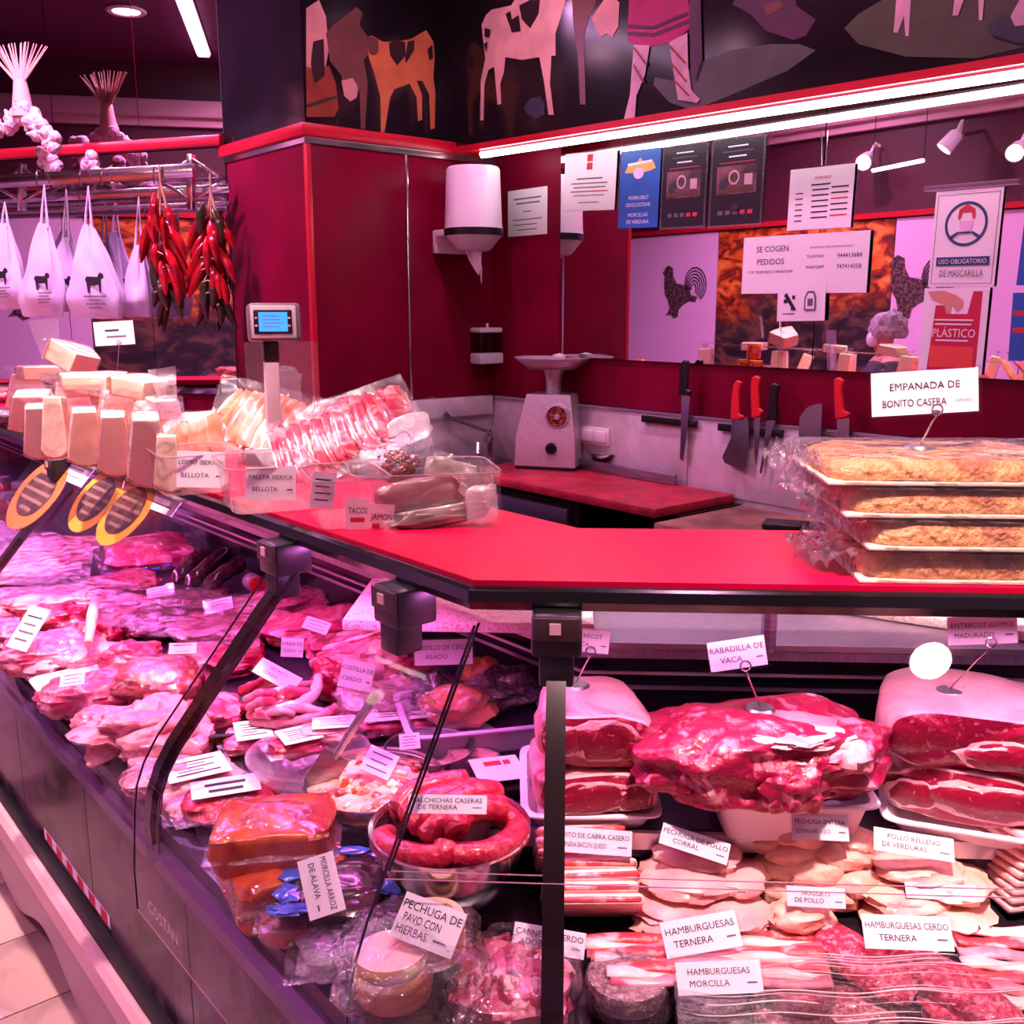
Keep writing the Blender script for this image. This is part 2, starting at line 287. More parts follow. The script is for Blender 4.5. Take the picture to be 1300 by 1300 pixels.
# upper fascia: on the pillar and over the rear wall, with the painted frieze
up = ST('wall_upper_pillar', MB().bx((-4.54, 2.078, 2.345), (XL, 3.2, 3.4)), 'board_black')
V1, V2 = V((XL, 2.82, 2.30)), V((-1.0, 2.92, 2.255)); VD = (V2-V1); VE = V1+VD*1.7
VNn = V((VD.y, -VD.x, 0)).normalized()
mb = MB(); a, b = V1, VE; bk = V((0, .3, 0)); zt = V((0, 0, 1))
mb.add([V((a.x, a.y, a.z+.02)), V((b.x, b.y, b.z+.02)), V((b.x, b.y, 3.4)), V((a.x, a.y, 3.4)), V((a.x, 3.049, a.z+.02)), V((b.x, 3.049+0.05, b.z+.02)), V((b.x, 3.049+.05, 3.4)), V((a.x, 3.049, 3.4))],
       [(0, 1, 2, 3), (5, 4, 7, 6), (1, 5, 6, 2), (4, 0, 3, 7), (4, 5, 1, 0), (3, 2, 6, 7)])
ST('wall_fascia', mb, 'board_black', sm=0)
mb = MB()
for off, (za, zb) in ((.012, (-.004, .022)),):
    n = VNn
    mb.add([a+n*off+zt*za, b+n*off+zt*za, b+n*off+zt*zb, a+n*off+zt*zb, a-n*.05+zt*za, b-n*.05+zt*za, b-n*.05+zt*zb, a-n*.05+zt*zb], [(0, 1, 2, 3), (5, 4, 7, 6), (1, 5, 6, 2), (4, 0, 3, 7), (4, 5, 1, 0), (3, 2, 6, 7)])
ST('trim_5', mb, 'red_trim', sm=0)
# painted frieze: flat painted shapes on the black boards
pv = lambda px, py: pl(px, py, V1, VNn)
pp = lambda px, py: pX(px, py, XL)
Z2 = lambda x, y: (380+x/2.826, y/2.826)
PAINT = dict(cream='d8a89c', cream2='c89088', orange='c87848', spot='2c1a20', brown='6c443c', skirt='a01858', skirt2='4c1440', slate='343848', leaf='4c5048', leaf2='464838', purple='4c2c44', wool='c8a0ac', rust='8c3c28', green='343c20')
for k, c in PAINT.items(): mat('paint_'+k, c, .35, c2=tuple(q*.8 for q in hx(c)), ns=9)
def painted(name, label, shapes, where, z=1):
    fn, nn = (pv, VNn) if where == 'f' else (pp, V((1, 0, 0)))
    root = None
    for k, (m, pts, z2) in enumerate(shapes):
        mb = MB(); poly(mb, [(x, max(y, -60)) for x, y in pts], fn, .0015+.0012*(k), nn)
        o = mb.build(name if root is None else 'painted_patch', 'paint_'+m, root, label=label if root is None else None, cat='painting' if root is None else None, group='painted frieze' if root is None else None, sm=0); root = root or o
def zz(l): return [Z2(*p) for p in l]
painted('painted_calf', 'orange painted calf with dark spots on the pillar frieze', [('orange', zz([(300, 150), (345, 150), (400, 140), (455, 108), (480, 150), (485, 200), (480, 280), (488, 330), (485, 460), (470, 465), (465, 340), (440, 290), (420, 290), (440, 340), (440, 430), (425, 435), (420, 350), (395, 300), (340, 320), (325, 350), (305, 474), (292, 476), (290, 350), (270, 270), (250, 210), (244, 180), (250, 130), (262, 128)]), 0),
    ('spot', zz([(320, 155), (350, 145), (378, 152), (380, 200), (350, 235), (325, 200)]), 1), ('spot', zz([(388, 148), (412, 146), (410, 180), (398, 200), (380, 228), (378, 205)]), 1), ('spot', zz([(458, 180), (475, 160), (478, 210), (465, 217)]), 1), ('brown', zz([(244, 130), (280, 140), (282, 185), (262, 195), (246, 180)]), 1)], 'p')
painted('painted_cow', 'grey brown painted animal with udder at the left end of the frieze', [('brown', zz([(120, 90), (150, 70), (205, 25), (225, 45), (215, 90), (250, 140), (245, 200), (230, 215), (245, 300), (235, 462), (220, 462), (215, 320), (205, 350), (180, 365), (160, 340), (150, 270), (110, 220), (95, 120)]), 0), ('cream2', zz([(150, 290), (190, 280), (208, 310), (205, 350), (182, 364), (160, 345)]), 1)], 'p')
painted('painted_dress', 'painted figure in a rust skirt at the pillar corner of the frieze', [('cream2', zz([(24, 30), (70, 0), (95, 60), (105, 180), (90, 260), (24, 290)]), 0), ('rust', zz([(24, 240), (60, 250), (105, 235), (130, 300), (140, 390), (125, 420), (24, 420)]), 1), ('green', zz([(24, 375), (135, 340), (137, 350), (24, 388)]), 2), ('spot', zz([(48, 150), (85, 140), (90, 270), (55, 300), (40, 230)]), 2)], 'p')
painted('painted_cow', 'pale painted cow with dark spots striding on the rear frieze', [('cream', zz([(690, 35), (760, 20), (800, -40), (960, -60), (955, 10), (940, 60), (920, 120), (920, 200), (905, 200), (900, 300), (914, 412), (895, 412), (880, 300), (862, 205), (800, 215), (740, 205), (735, 260), (722, 300), (725, 372), (712, 376), (705, 300), (700, 240), (680, 250), (665, 300), (662, 432), (650, 432), (652, 290), (668, 210), (660, 140), (655, 90), (670, 55)]), 0),
    ('spot', zz([(790, 20), (830, 0), (865, 0), (860, 50), (830, 102), (800, 70)]), 1), ('spot', zz([(742, 50), (760, 40), (765, 70), (790, 55), (796, 112), (765, 116)]), 1), ('spot', zz([(668, 100), (690, 108), (685, 135), (668, 132)]), 1), ('spot', zz([(665, 158), (680, 150), (674, 186)]), 1)], 'f')
painted('painted_cow', 'brown painted cow leg with pale udder on the rear frieze', [('brown', zz([(975, -60), (1080, -60), (1062, 20), (1040, 60), (1022, 130), (1028, 375), (1008, 375), (1000, 200), (985, 100)]), 0), ('cream2', zz([(1050, 65), (1090, 5), (1120, -20), (1150, 10), (1146, 95), (1125, 132), (1105, 120), (1080, 135)]), 1)], 'f')
painted('painted_dancer', 'painted dancer legs in laced stockings under a magenta skirt on the frieze', [('skirt', [(800, -40), (868, -40), (879, 33), (858, 52), (823, 60), (797, 54)], 0), ('skirt2', [(797, 40), (830, 42), (876, 24), (877, 28), (830, 47), (797, 45)], 1), ('skirt2', [(797, 31), (830, 33), (873, 15), (874, 19), (830, 37), (797, 35)], 1),
    ('wool', [(806, 57), (826, 58), (820, 95), (809, 122), (807, 150), (798, 158), (793, 152), (801, 120), (803, 90)], 1), ('wool', [(851, 54), (874, 42), (875, 85), (879, 115), (890, 126), (886, 131), (862, 127), (857, 95)], 1), ('purple', [(876, -40), (890, -40), (893, 75), (884, 104), (878, 80)], 1)]
    + [('rust', [(x0, y0), (x0+2, y0-2), (x1, y1), (x1-2, y1+2)], 2) for x0, y0, x1, y1 in ((806, 62, 824, 82), (824, 62, 806, 84), (806, 84, 820, 104), (820, 84, 803, 106), (852, 60, 874, 80), (874, 56, 854, 80), (855, 82, 876, 104), (875, 80, 858, 104), (859, 104, 880, 122), (877, 102, 862, 124))], 'f')
painted('painted_leaf', 'pointed grey green painted leaf beside the dancer on the frieze', [('leaf', [(884, 80), (930, 63), (980, 56), (1015, 56), (1036, 64), (1000, 90), (930, 120), (880, 140), (850, 130), (830, 108), (832, 98), (860, 104)], 0)], 'f')
painted('painted_leaf', 'large olive painted leaf at the right end of the frieze', [('leaf2', [(1072, 36), (1090, 18), (1120, 0), (1160, -25), (1320, -40), (1320, 55), (1240, 74), (1150, 72), (1090, 56)], 0), ('wool', [(1140, -20), (1158, -20), (1154, 46), (1150, 46), (1148, 20), (1140, 42), (1135, 41)], 1), ('wool', [(1215, -20), (1232, -20), (1217, 20), (1210, 20)], 1), ('wool', [(1242, -20), (1252, -20), (1248, 26), (1244, 26)], 1), ('slate', [(1253, 32), (1268, 24), (1320, 10), (1320, 58), (1290, 54), (1262, 46)], 1), ('wool', [(1284, 22), (1296, 0), (1320, 0), (1320, 30), (1290, 34)], 2)], 'f')
painted('painted_animal', 'dark purple painted animal head above the leaf on the frieze', [('purple', [(930, 5), (945, -20), (1005, -20), (1012, 8), (1036, 25), (1024, 45), (1008, 51), (972, 39), (955, 20)], 0), ('brown', [(968, 8), (990, 0), (996, 8), (975, 20)], 1)], 'f')
painted('painted_stone', 'small slate painted stone under the pale cow on the frieze', [('slate', zz([(806, 385), (830, 352), (865, 345), (880, 370), (880, 410), (850, 426), (815, 405)]), 0)], 'f')
# tube light under the fascia
ta, tb = V1+VD*.06-VNn*.035, V1+VD*1.5-VNn*.035
t = T('tube_light', 'long bright tube light under the painted frieze along the rear wall', 'light', ta-zt*.03)
MB().tube([ta-zt*.018, tb-zt*.018], .016, 10).build('tube', 'tube_on', t); MB().tube([ta+zt*.0, tb+zt*.0], .02, 4).build('housing', 'white_plastic', t)
# ---------------------------------------------------------------- ceiling lights
def dl_root(dx, dy, label):
    t = T('downlight', label, 'light', (dx, dy, 3.38), 'recessed ceiling downlights'); MB().lathe([(0, 3.394), (.084, 3.394)], 20, (dx, dy, 0)).build('lens', 'lamp_on', t); return t
for k, (dx, dy, c, p, sp_, aim) in enumerate(DOWN):
    MB().lathe([(.085, 3.399), (.115, 3.398), (.12, 3.392), (.11, 3.382), (.085, 3.384)], 20, (dx, dy, 0), cap=False).build('trim_ring', 'white_plastic', dl_root(dx, dy, label='round recessed downlight in the dark ceiling, '+('seen in the side mirror', 'over the aisle by the forest picture', 'over the aisle in front of the cheeses', 'over the aisle in front of the case corner', 'over the aisle at the right', 'above the cheeses', 'above the plastic tubs', 'above the empanadas', 'above the grinder', 'above the butcher block', 'above the hanging bags')[k]))
t = T('tube_light', 'violet tube light on the ceiling seen in the side mirror', 'light', (-4.82, .1, 3.37))
MB().bx((-4.86, -.75, 3.365), (-4.78, .95, 3.399), .006).build('diffuser', 'tube_violet', t); MB().bx((-4.87, -.77, 3.385), (-4.77, .97, 3.4)).build('housing', 'white_plastic', t)
def spot(px, py, label, tdir):
    p = rm(px, py, -.95); t = T('spot_light', label, 'light', p, 'white spotlights seen in the mirror'); d = V(tdir).normalized(); M = fr(p, d.orthogonal(), d)
    MB(M).lathe([(.035, -.14), (.05, -.12), (.06, 0), (.056, 0), (.05, -.02)], 16, cap=False).build('lamp_head', 'white_plastic', t); MB(M).lathe([(.0, -.012), (.052, -.012)], 16).build('bulb', 'warm_on', t)
    MB().tube([p-d*.1, p-d*.1+V((0, -.1, .12)), V((p.x, YO+.03, p.z+.14))], .012, 8).build('arm', 'white_plastic', t)
spot(1098, 207, 'white spotlight left of the mirrored tube light', (.2, .9, -.4)); spot(1200, 190, 'white spotlight angled down above the mask poster, seen in the mirror', (-.5, .4, -.8)); spot(1290, 195, 'white spotlight at the right edge of the mirror', (.2, .9, -.4))
p1, p2 = rm(1110, 217, -.6), rm(1175, 204, -.6)
t = T('tube_light', 'short pink tube light hung between two spotlights, seen in the mirror', 'light', p1)
MB().tube([p1, p2], .012, 8).build('tube', 'tube_on', t)
for q in (p1, p2): MB().tube([q, q+V((0, 0, 3.39-q.z))], .003, 4).build('hanging_wire', 'dark_metal', t)
# ---------------------------------------------------------------- rear splashback, work counter
sb = ST('trim_6', MB().bx((XL, YB-.02, .86), (2.0, YB, 1.2)), 'marble')
for k in range(6): MB().bx((XL+.02+.62*k, YB-.026, .9), (XL+.02+.62*k+.616, YB-.02, 1.192), .002).build('marble_slab', 'marble', sb)
MB().bx((XL, YB-.032, 1.19), (2.0, YB, 1.2)).build('edge_strip', 'alu', sb)
sl = ST('trim_7', MB().bx((XL, 2.09, .86), (XL+.02, YB-.02, 1.2)), 'marble')
for k in range(2): MB().bx((XL+.02, 2.1+.46*k, .9), (XL+.026, 2.1+.46*k+.456, 1.192), .002).build('marble_slab', 'marble', sl)
MB().bx((XL, 2.09, 1.11), (XL+.05, YB-.04, 1.2), .004).build('marble_ledge', 'marble', sl)
bl = pz(640, 607, .92); br = pz(825, 645, .92); bb = pz(935, 627, .92)
mb = MB(); fx0, fx1, fy = -3.45, bb.x, br.y
cab = T('work_cabinet', 'dark steel cabinet under the red cutting board by the rear wall', 'cabinet', (-3.1, 2.8, 0))
MB().bx((-3.46, fy+.06, .05), (-2.72, YB-.03, .86), .004).build('body', 'dark_metal', cab)
dm = mat('fridge_steel', '6c5a74', .35, .6)
for k in range(1):
    MB().bx((-3.45, fy+.035, .16), (-2.76, fy+.06, .76), .004).build('door', dm, cab); MB().bx((-3.45, fy+.03, .77), (-2.76, fy+.06, .84), .006).build('front_rail', dm, cab)
MB().bx((-3.45, fy+.02, .69), (-2.76, fy+.035, .72), .004).build('handle', 'brushed', cab)
MB().bx((-3.46, fy+.1, .86), (-2.25, YB-.035, .885)).build('frame', 'dark_metal', cab)
MB().bx((-3.43, fy, .886), (fx1, YB-.04, .92), .004).build('cutting_board', 'red_board', label='wide red cutting board on the rear work counter', cat='cutting board')
# butcher block
q0, q1 = pz(828, 648, .885), pz(1010, 676, .885)
blk = T('butcher_block', 'wooden butcher block with worn dark top right of the red cutting board', 'butcher block', (-1.9, 2.75, 0))
MB().bx((-2.245, 2.52, .82), (-1.3, YB-.04, .884), .008).build('block_top', 'wood_worn', blk)
for k in range(14): MB().bx((-2.245+.0675*k, 2.525, .3), (-2.245+.0675*k+.066, YB-.05, .819), .003).build('wood_stave', 'wood_orange', blk)
for x in (-2.2, -1.35):
    for y in (2.56, 2.98): MB().bx((x-.035, y-.035, 0), (x+.035, y+.035, .3)).build('leg', 'wood_orange', blk)
M_ = pz(1008, 672, .887); MB(Matrix.Translation(M_) @ Matrix.Rotation(.5, 4, 'Z')).box((0, 0, .012), (.2, .1, .022), .006).build('sharpening_tray', 'black', label='black slab lying on the butcher block beside the empanadas', cat='slab')
# sink with lever tap in the corner
sk = T('sink', 'stainless steel corner sink behind the plastic tubs', 'sink', (-3.6, 2.45, 0))
mb = MB(); mb.bx((XL+.03, 2.12, .86), (-3.47, 2.2, .885)).bx((XL+.03, 2.92, .86), (-3.47, YB-.04, .885)).bx((XL+.03, 2.2, .86), (-3.74, 2.92, .885)).bx((-3.5, 2.2, .86), (-3.47, 2.92, .885)); mb.build('rim', 'steel', sk)
MB().bx((-3.74, 2.2, .66), (-3.5, 2.92, .67)).bx((-3.745, 2.2, .66), (-3.74, 2.92, .87)).bx((-3.5, 2.2, .66), (-3.495, 2.92, .87)).build('basin', 'steel', sk)
MB().bx((-3.75, 2.13, 0), (-3.48, 3.0, .65), .003).build('cabinet_body', 'dark_metal', sk)
ft = pl(622, 578, (-3.66, 0, 0), (1, 0, 0)); ft = V((-3.66, ft.y, .885)); tp = T('tap', 'chrome lever tap on the corner sink', 'tap', ft)
MB(Matrix.Translation(ft)).lathe([(.028, 0), (.024, .01), (.02, .03), (.02, .1), (.026, .12), (.024, .15), (.0, .165)], 14).build('tap_body', 'chrome', tp)
MB().tube([ft+V((0, 0, .1)), ft+V((.08, -.1, .13)), ft+V((.14, -.18, .12)), ft+V((.15, -.19, .08))], .01, 8).build('spout', 'chrome', tp)
MB().tube([ft+V((0, 0, .15)), ft+V((-.02, -.08, .18)), ft+V((-.04, -.2, .225)), ft+V((-.045, -.23, .25))], [.009, .008, .008, .014], 8).build('lever', 'brushed', tp)
# ---------------------------------------------------------------- meat grinder
gb = pz(700, 592, .92); gb = V((gb.x, gb.y, .92)); GM = face(gb, yaw=-18) ; k = mpp(gb)
mat('grinder_steel', 'd4c4cc', .3, .45, c2='c0b0ba', ns=40, st=(1, 1, 12)); g = T('meat_grinder', 'brushed steel meat grinder with feed tray on the red cutting board', 'meat grinder', gb)
def gx(x): return (x-700)*k
def gy(y): return (597-y)*k
for z0, z1, m in ((-.11, .11, 'steel'),):
    w0, w1, h = 39*k, 28*k, 92*k; mb = MB(GM)
    mb.add([(-w0, .015, -.12), (w0, .015, -.12), (w0, .015, .11), (-w0, .015, .11), (-w0, h*.45, -.12), (w0, h*.45, -.12), (w0*.96, h*.45, .105), (-w0*.96, h*.45, .105), (-w1, h, -.11), (w1, h, -.11), (w1, h, .06), (-w1, h, .06)],
           [(0, 3, 2, 1)[::-1], (3, 2, 6, 7), (7, 6, 10, 11), (2, 1, 5, 6), (6, 5, 9, 10), (1, 0, 4, 5), (5, 4, 8, 9), (0, 3, 7, 4), (4, 7, 11, 8), (8, 11, 10, 9)]); mb.build('body', 'grinder_steel', g, sm=20)
MB(GM).box((0, .0075, 0), (77*k, .015, .22), .003).build('base', 'rubber', g)
hd = GM @ Matrix.Translation((gx(714), gy(531), .07))
MB(hd).lathe([(.045, -.06), (.055, -.02), (.056, .02), (.05, .03), (.046, .03), (.046, .02)], 24, cap=False).build('grinding_head', 'grinder_steel', g)
mat('mince_face', 'a82c30', .4, c2='e0a090', ns=90, lo=.5, hi=.6); MB(hd).lathe([(0, .026), (.045, .026)], 24).build('plate', 'mince_face', g); MB(hd).lathe([(.0, .034), (.012, .034), (.014, .026)], 12).build('plate_nut', 'grinder_steel', g)
MB(GM @ Matrix.Translation((gx(708), gy(570), .1))).lathe([(.026, 0), (.026, .012), (.02, .02), (0, .02)], 18).build('switch_knob', 'black', g)
MB(GM @ Matrix.Translation((gx(657), gy(575), .0)) @ Matrix.Rotation(math.pi/2, 4, 'Y')).lathe([(.006, 0), (.006, .03), (.016, .03), (.016, .05), (0, .05)], 10).build('side_knob', 'black', g)
nk = Matrix.Translation((gx(702), 0, 0)); RX = Matrix.Rotation(-math.pi/2, 4, 'X')
MB(GM @ nk @ RX).lathe([(.033, gy(512)), (.033, gy(490)), (.04, gy(480)), (.06, gy(470))], 20).build('neck', 'grinder_steel', g)
def trayf(u, v):
    a, s = 2*math.pi*u, .6+.4*v; e = .45
    return (math.copysign(abs(math.cos(a))**e, math.cos(a))*.165*s, gy(474)+.05*v, math.copysign(abs(math.sin(a))**e, math.sin(a))*.11*s)
mb = MB(GM @ nk); mb.grid(trayf, 32, 4, True); mb.add([trayf(i/32, 0) for i in range(32)], [tuple(range(32))]); mb.build('feed_tray', 'grinder_steel', g, thick=.003)
MB(GM @ nk @ RX).lathe([(.022, gy(470)), (.022, gy(462)), (.03, gy(460)), (.03, gy(457)), (0, gy(455))], 14, (.025, 0, 0)).build('pusher', 'white_plastic', g)
bw = pz(772, 596, .921); bw = V((bw.x, bw.y+.02, .921)); MB().lathe([(.05, 0), (.085, .04), (.1, .075), (.106, .078), (.098, .075), (.082, .042), (.045, .006), (0, .006)], 28, bw).build('steel_bowl', 'chrome', label='small shiny steel bowl beside the grinder on the red board', cat='bowl')
c0, c1 = pY(738, 540, YB-.03), pY(773, 567, YB-.03); sw = T('socket_plate', 'white double socket plate on the marble behind the grinder', 'socket', (c0+c1)/2)
MB().bx((c0.x, YB-.034, c1.z), (c1.x, YB-.026, c0.z), .003).build('plate', 'white_plastic', sw); xm = (c0.x+c1.x)/2
for q in (0, 1): MB().bx((c0.x+.012 if not q else xm+.006, YB-.044, c1.z+.014), (xm-.006 if not q else c1.x-.01, YB-.034, c0.z-.014), .003).build('rocker', 'white_plastic', sw)
MB().bx((pY(735, 590, 2.98).x, 2.975, .921), (pY(858, 605, 2.98).x, 2.99, .965), .003).build('steel_bar', 'brushed', label='low steel upstand bar at the back of the red board', cat='steel bar')
# ---------------------------------------------------------------- knives on magnetic bars
for k, (a, b) in enumerate((((815, 528), (885, 540)), ((912, 537), (994, 551)), ((1040, 553), (1170, 571)))):
    pa, pb = pY(*a, YB-.04), pY(*b, YB-.04); z = 1.168
    MB().bx((pa.x, YB-.045, z-.014), (pb.x, YB-.033, z+.014), .002).build('magnetic_bar', 'black', label='black magnetic knife bar '+('holding the long black-handled knife', 'holding the red-handled cleaver', 'holding the round cleaver')[k], cat='knife bar', group='magnetic knife bars')
Z6 = lambda p: (620+p[0]/3.824, 360+p[1]/3.824); Z7 = lambda p: (900+p[0]/3.25, 360+p[1]/3.25)
red_h = mat('red_handle', 'e01824', .4); blade_m = mat('blade', 'b4aeb8', .22, .95, c2='948c98', ns=5)
def knife(name, label, zf, hand, blade, hm):
    mb = MB(); yb = YB-.049
    def ex(pts, y0, y1):
        q = [pY(*zf(p), yb) for p in pts]; n = len(q); m = MB()
        m.add([V((p.x, y0, p.z)) for p in q]+[V((p.x, y1, p.z)) for p in q], [tuple(range(n)), tuple(range(n, 2*n))[::-1]]+[(i, n+i, n+(i+1) % n, (i+1) % n) for i in range(n)]); return m
    b_ = ex(blade, yb-.001, yb+.002); t = T(name, label, 'knife', min(b_.v, key=lambda p: p.z), 'knives on the magnetic bars')
    b_.build('blade', blade_m, t, sm=0); h_ = ex(hand, yb-.012, yb+.003).build('handle', hm, t, sm=50)
    bv = h_.modifiers.new('b', 'BEVEL'); bv.width = .005; bv.segments = 2
    return t, h_
knife('carving_knife', 'long knife with black handle on the bar nearest the grinder', Z6, [(938, 390), (955, 370), (978, 375), (970, 515), (990, 522), (985, 545), (930, 540), (935, 460)], [(938, 543), (980, 541), (967, 700), (945, 862), (930, 850), (936, 700)], 'black')
knife('meat_cleaver', 'broad cleaver with red handle on the second bar', Z7, [(108, 412), (122, 398), (142, 405), (131, 440), (130, 538), (152, 548), (135, 562), (95, 558), (98, 480)], [(95, 558), (160, 550), (166, 600), (155, 760), (140, 772), (65, 740), (55, 715), (90, 640)], red_h)
knife('boning_knife', 'narrow knife with red handle between the cleaver and the black knife', Z7, [(182, 388), (200, 378), (219, 390), (211, 420), (214, 515), (231, 525), (220, 548), (182, 556), (178, 440)], [(186, 552), (213, 549), (208, 650), (195, 752), (188, 690)], red_h)
knife('boning_knife', 'slim knife with black handle, rightmost on the second bar', Z7, [(260, 415), (278, 408), (296, 420), (286, 470), (290, 555), (270, 566), (232, 560), (246, 540), (254, 470)], [(238, 566), (276, 564), (245, 660), (216, 785), (209, 780), (230, 650)], 'black')
t, h_ = knife('round_cleaver', 'rounded cleaver hung blade up with riveted black handle', Z7, [(412, 735), (440, 735), (446, 770), (432, 800), (441, 870), (425, 881), (398, 866), (409, 840), (410, 780)], [(405, 512), (430, 500), (468, 495), (464, 600), (460, 720), (440, 737), (410, 737), (385, 690), (370, 620), (376, 550)], 'black')
for p in ((428, 750), (422, 800), (418, 850)):
    c = pY(*Z7(p), YB-.062); MB(fr(c, (1, 0, 0), (0, -1, 0))).lathe([(.004, 0), (.003, .002), (0, .002)], 8).build('rivet', 'chrome', h_)
knife('butcher_knife', 'wide knife with red handle on the third bar', Z7, [(523, 392), (542, 385), (563, 400), (556, 430), (561, 522), (589, 535), (576, 554), (526, 561), (522, 440)], [(528, 560), (580, 555), (578, 640), (572, 730), (545, 760), (532, 700)], red_h)
# ---------------------------------------------------------------- paper towel and soap dispensers
dp = V((XL+.19, 2.79, 0)); zt_, zb_ = 2.215, 1.955; D = T('paper_dispenser', 'white round paper towel dispenser on the red wall', 'towel dispenser', (dp.x, dp.y, 1.85))
MB().lathe([(.13, zb_), (.127, zb_+.02), (.118, zt_-.01), (.11, zt_), (0, zt_+.004)], 32, (dp.x, dp.y, 0)).build('drum', 'white_plastic', D)
MB().lathe([(.131, zb_-.03), (.133, zb_), (.128, zb_+.001)], 32, (dp.x, dp.y, 0)).build('band', 'black', D)
MB().lathe([(.062, zb_-.095), (.075, zb_-.09), (.125, zb_-.03)], 32, (dp.x, dp.y, 0)).build('funnel', 'white_plastic', D)
MB().bx((XL+.001, dp.y-.09, zb_-.1), (XL+.03, dp.y+.1, zb_), .006).bx((XL+.03, dp.y-.1, zb_-.03), (XL+.12, dp.y+.08, zb_), .004).build('bracket', 'white_plastic', D)
random.seed(3)
def tow(u, v):
    a = (u-.5)*3.4; return (dp.x+.03*math.sin(a*2+v*2)*(1-.6*v)+.01*v, dp.y+.045*(u-.5)*2*(1-.85*v)+.03*v, zb_-.09-.12*v*(1-.6*abs(u-.65)+.25*math.sin(u*13)))
MB().grid(tow, 12, 8).build('paper_towel', 'paper', D, thick=.002)
s0, s1 = pX(604, 416, XL+.05), pX(633, 461, XL+.05); sp = T('soap_dispenser', 'small white soap dispenser with clear tank on the red wall', 'soap dispenser', V((XL+.04, (s0.y+s1.y)/2, s1.z))); zh = s0.z-s1.z
MB().bx((XL+.001, s0.y, s1.z), (XL+.09, s1.y, s1.z+zh*.3), .008).build('dispenser_base', 'white_plastic', sp); MB().bx((XL+.001, s0.y, s0.z-zh*.14), (XL+.085, s1.y, s0.z), .008).tube([(XL+.05, (s0.y+s1.y)/2, s0.z), (XL+.05, (s0.y+s1.y)/2, s0.z+.02)], .006, 8).build('cap', 'white_plastic', sp)
MB().bx((XL+.001, s0.y+.006, s1.z+zh*.3), (XL+.08, s1.y-.006, s0.z-zh*.14), .006).build('tank', 'smoked', sp)
# ---------------------------------------------------------------- notices on mirror and wall
def sheet(name, label, cat, M, w, h, lines, paper='paper', group=None, sleeve=0, th=.0012, name2='sheet', root=None, tz=.0006):
    """M: frame at sheet centre (x right, y up, z to viewer). lines: (text, x, y, cap height, ink[, bold, max width]) in sheet fractions; '=' draws a rule"""
    t = root or T(name, label, cat, M @ V((0, -h/2, 0)), group)
    MB(M).box((0, 0, 0), (w, h, th)).build(name2, paper, t, sm=0)
    inks = {}
    for L in lines:
        s, x, y, ch, ink = L[:5]; bold = L[5] if len(L) > 5 else 0; wm = (L[6] if len(L) > 6 else .94)*w
        mb = inks.setdefault(ink, MB(M)); z = th/2+tz
        if s.startswith('='): bw = float(s[1:])*w; mb.add([(x*w-bw/2, y*h-ch*h/2, z), (x*w+bw/2, y*h-ch*h/2, z), (x*w+bw/2, y*h+ch*h/2, z), (x*w-bw/2, y*h+ch*h/2, z)], [(0, 1, 2, 3)])
        else: text(mb, s, ch*h, x*w, y*h, z, bold=bold, wmax=wm)
    for ink, mb in inks.items():
        if mb.f: mb.build('lettering', ink, t, sm=0, kind='stuff' if any(l[0].startswith('=') for l in lines if l[4] == ink) else None)
    if sleeve: MB(M).box((0, 0, th/2+.0016), (w+sleeve, h+sleeve, .0005)).build('clear_sleeve', 'glass', t, sm=0)
    return t
def wall_sheet(name, label, cat, TL, TR, BL, lines, y=YB-.02, **k):
    a, b, c = pY(*TL, y), pY(*TR, y), pY(*BL, y); x = b-a; u = a-c; M = fr((b+c)/2, x, x.cross(u)); return sheet(name, label, cat, M, x.length, u.length, lines, **k), M, x.length, u.length
def art(t, M, w, h, shapes, z=.0016):
    for nm, m, pts in shapes: mb = MB(M); mb.add([(x*w, y*h, z) for x, y in pts], [tuple(range(len(pts)))]); mb.build(nm, m, t, sm=0); z += .0004
def rect(x0, y0, x1, y1): return [(x0, y0), (x1, y0), (x1, y1), (x0, y1)]
def ring(cx, cy, r0, r1, asp, n=28): return [(cx+r1*math.cos(6.2832*i/n), cy+r1*asp*math.sin(6.2832*i/n)) for i in range(n+1)]+[(cx+r0*math.cos(6.2832*i/n), cy+r0*asp*math.sin(6.2832*i/n)) for i in range(n, -1, -1)]
def disc(cx, cy, r, asp, n=20): return [(cx+r*math.cos(6.2832*i/n), cy+r*asp*math.sin(6.2832*i/n)) for i in range(n)]
G = 'notices on the rear mirror'
wall_sheet('notice', 'small white notice on the red panel beside the towel dispenser', 'notice', (645, 243), (695, 236), (645, 301), [('=.7', 0, .3, .03, 'gray_ink'), ('=.6', .02, .2, .03, 'gray_ink'), ('=.2', 0, .02, .02, 'gray_ink'), ('=.75', 0, -.15, .02, 'gray_ink'), ('=.6', -.05, -.26, .02, 'gray_ink'), ('=.5', 0, -.37, .02, 'gray_ink')], y=YB-.002)
t, M, w_, h_ = wall_sheet('certificate', 'white certificate sheet with red emblem hanging at the mirror edge', 'notice', (717, 196), (783, 190), (716, 268), [('=.5', 0, .05, .025, 'gray_ink'), ('=.7', 0, -.03, .02, 'gray_ink'), ('=.62', 0, -.1, .02, 'gray_ink'), ('=.72', 0, -.17, .02, 'red_ink'), ('=.6', 0, -.24, .015, 'gray_ink'), ('=.4', 0, -.36, .015, 'gray_ink')], group=G)
art(t, M, w_, h_, [('emblem', 'red_ink', rect(-.06, .34, .05, .46)), ('emblem', 'red_ink', rect(-.06, .2, .05, .32))])
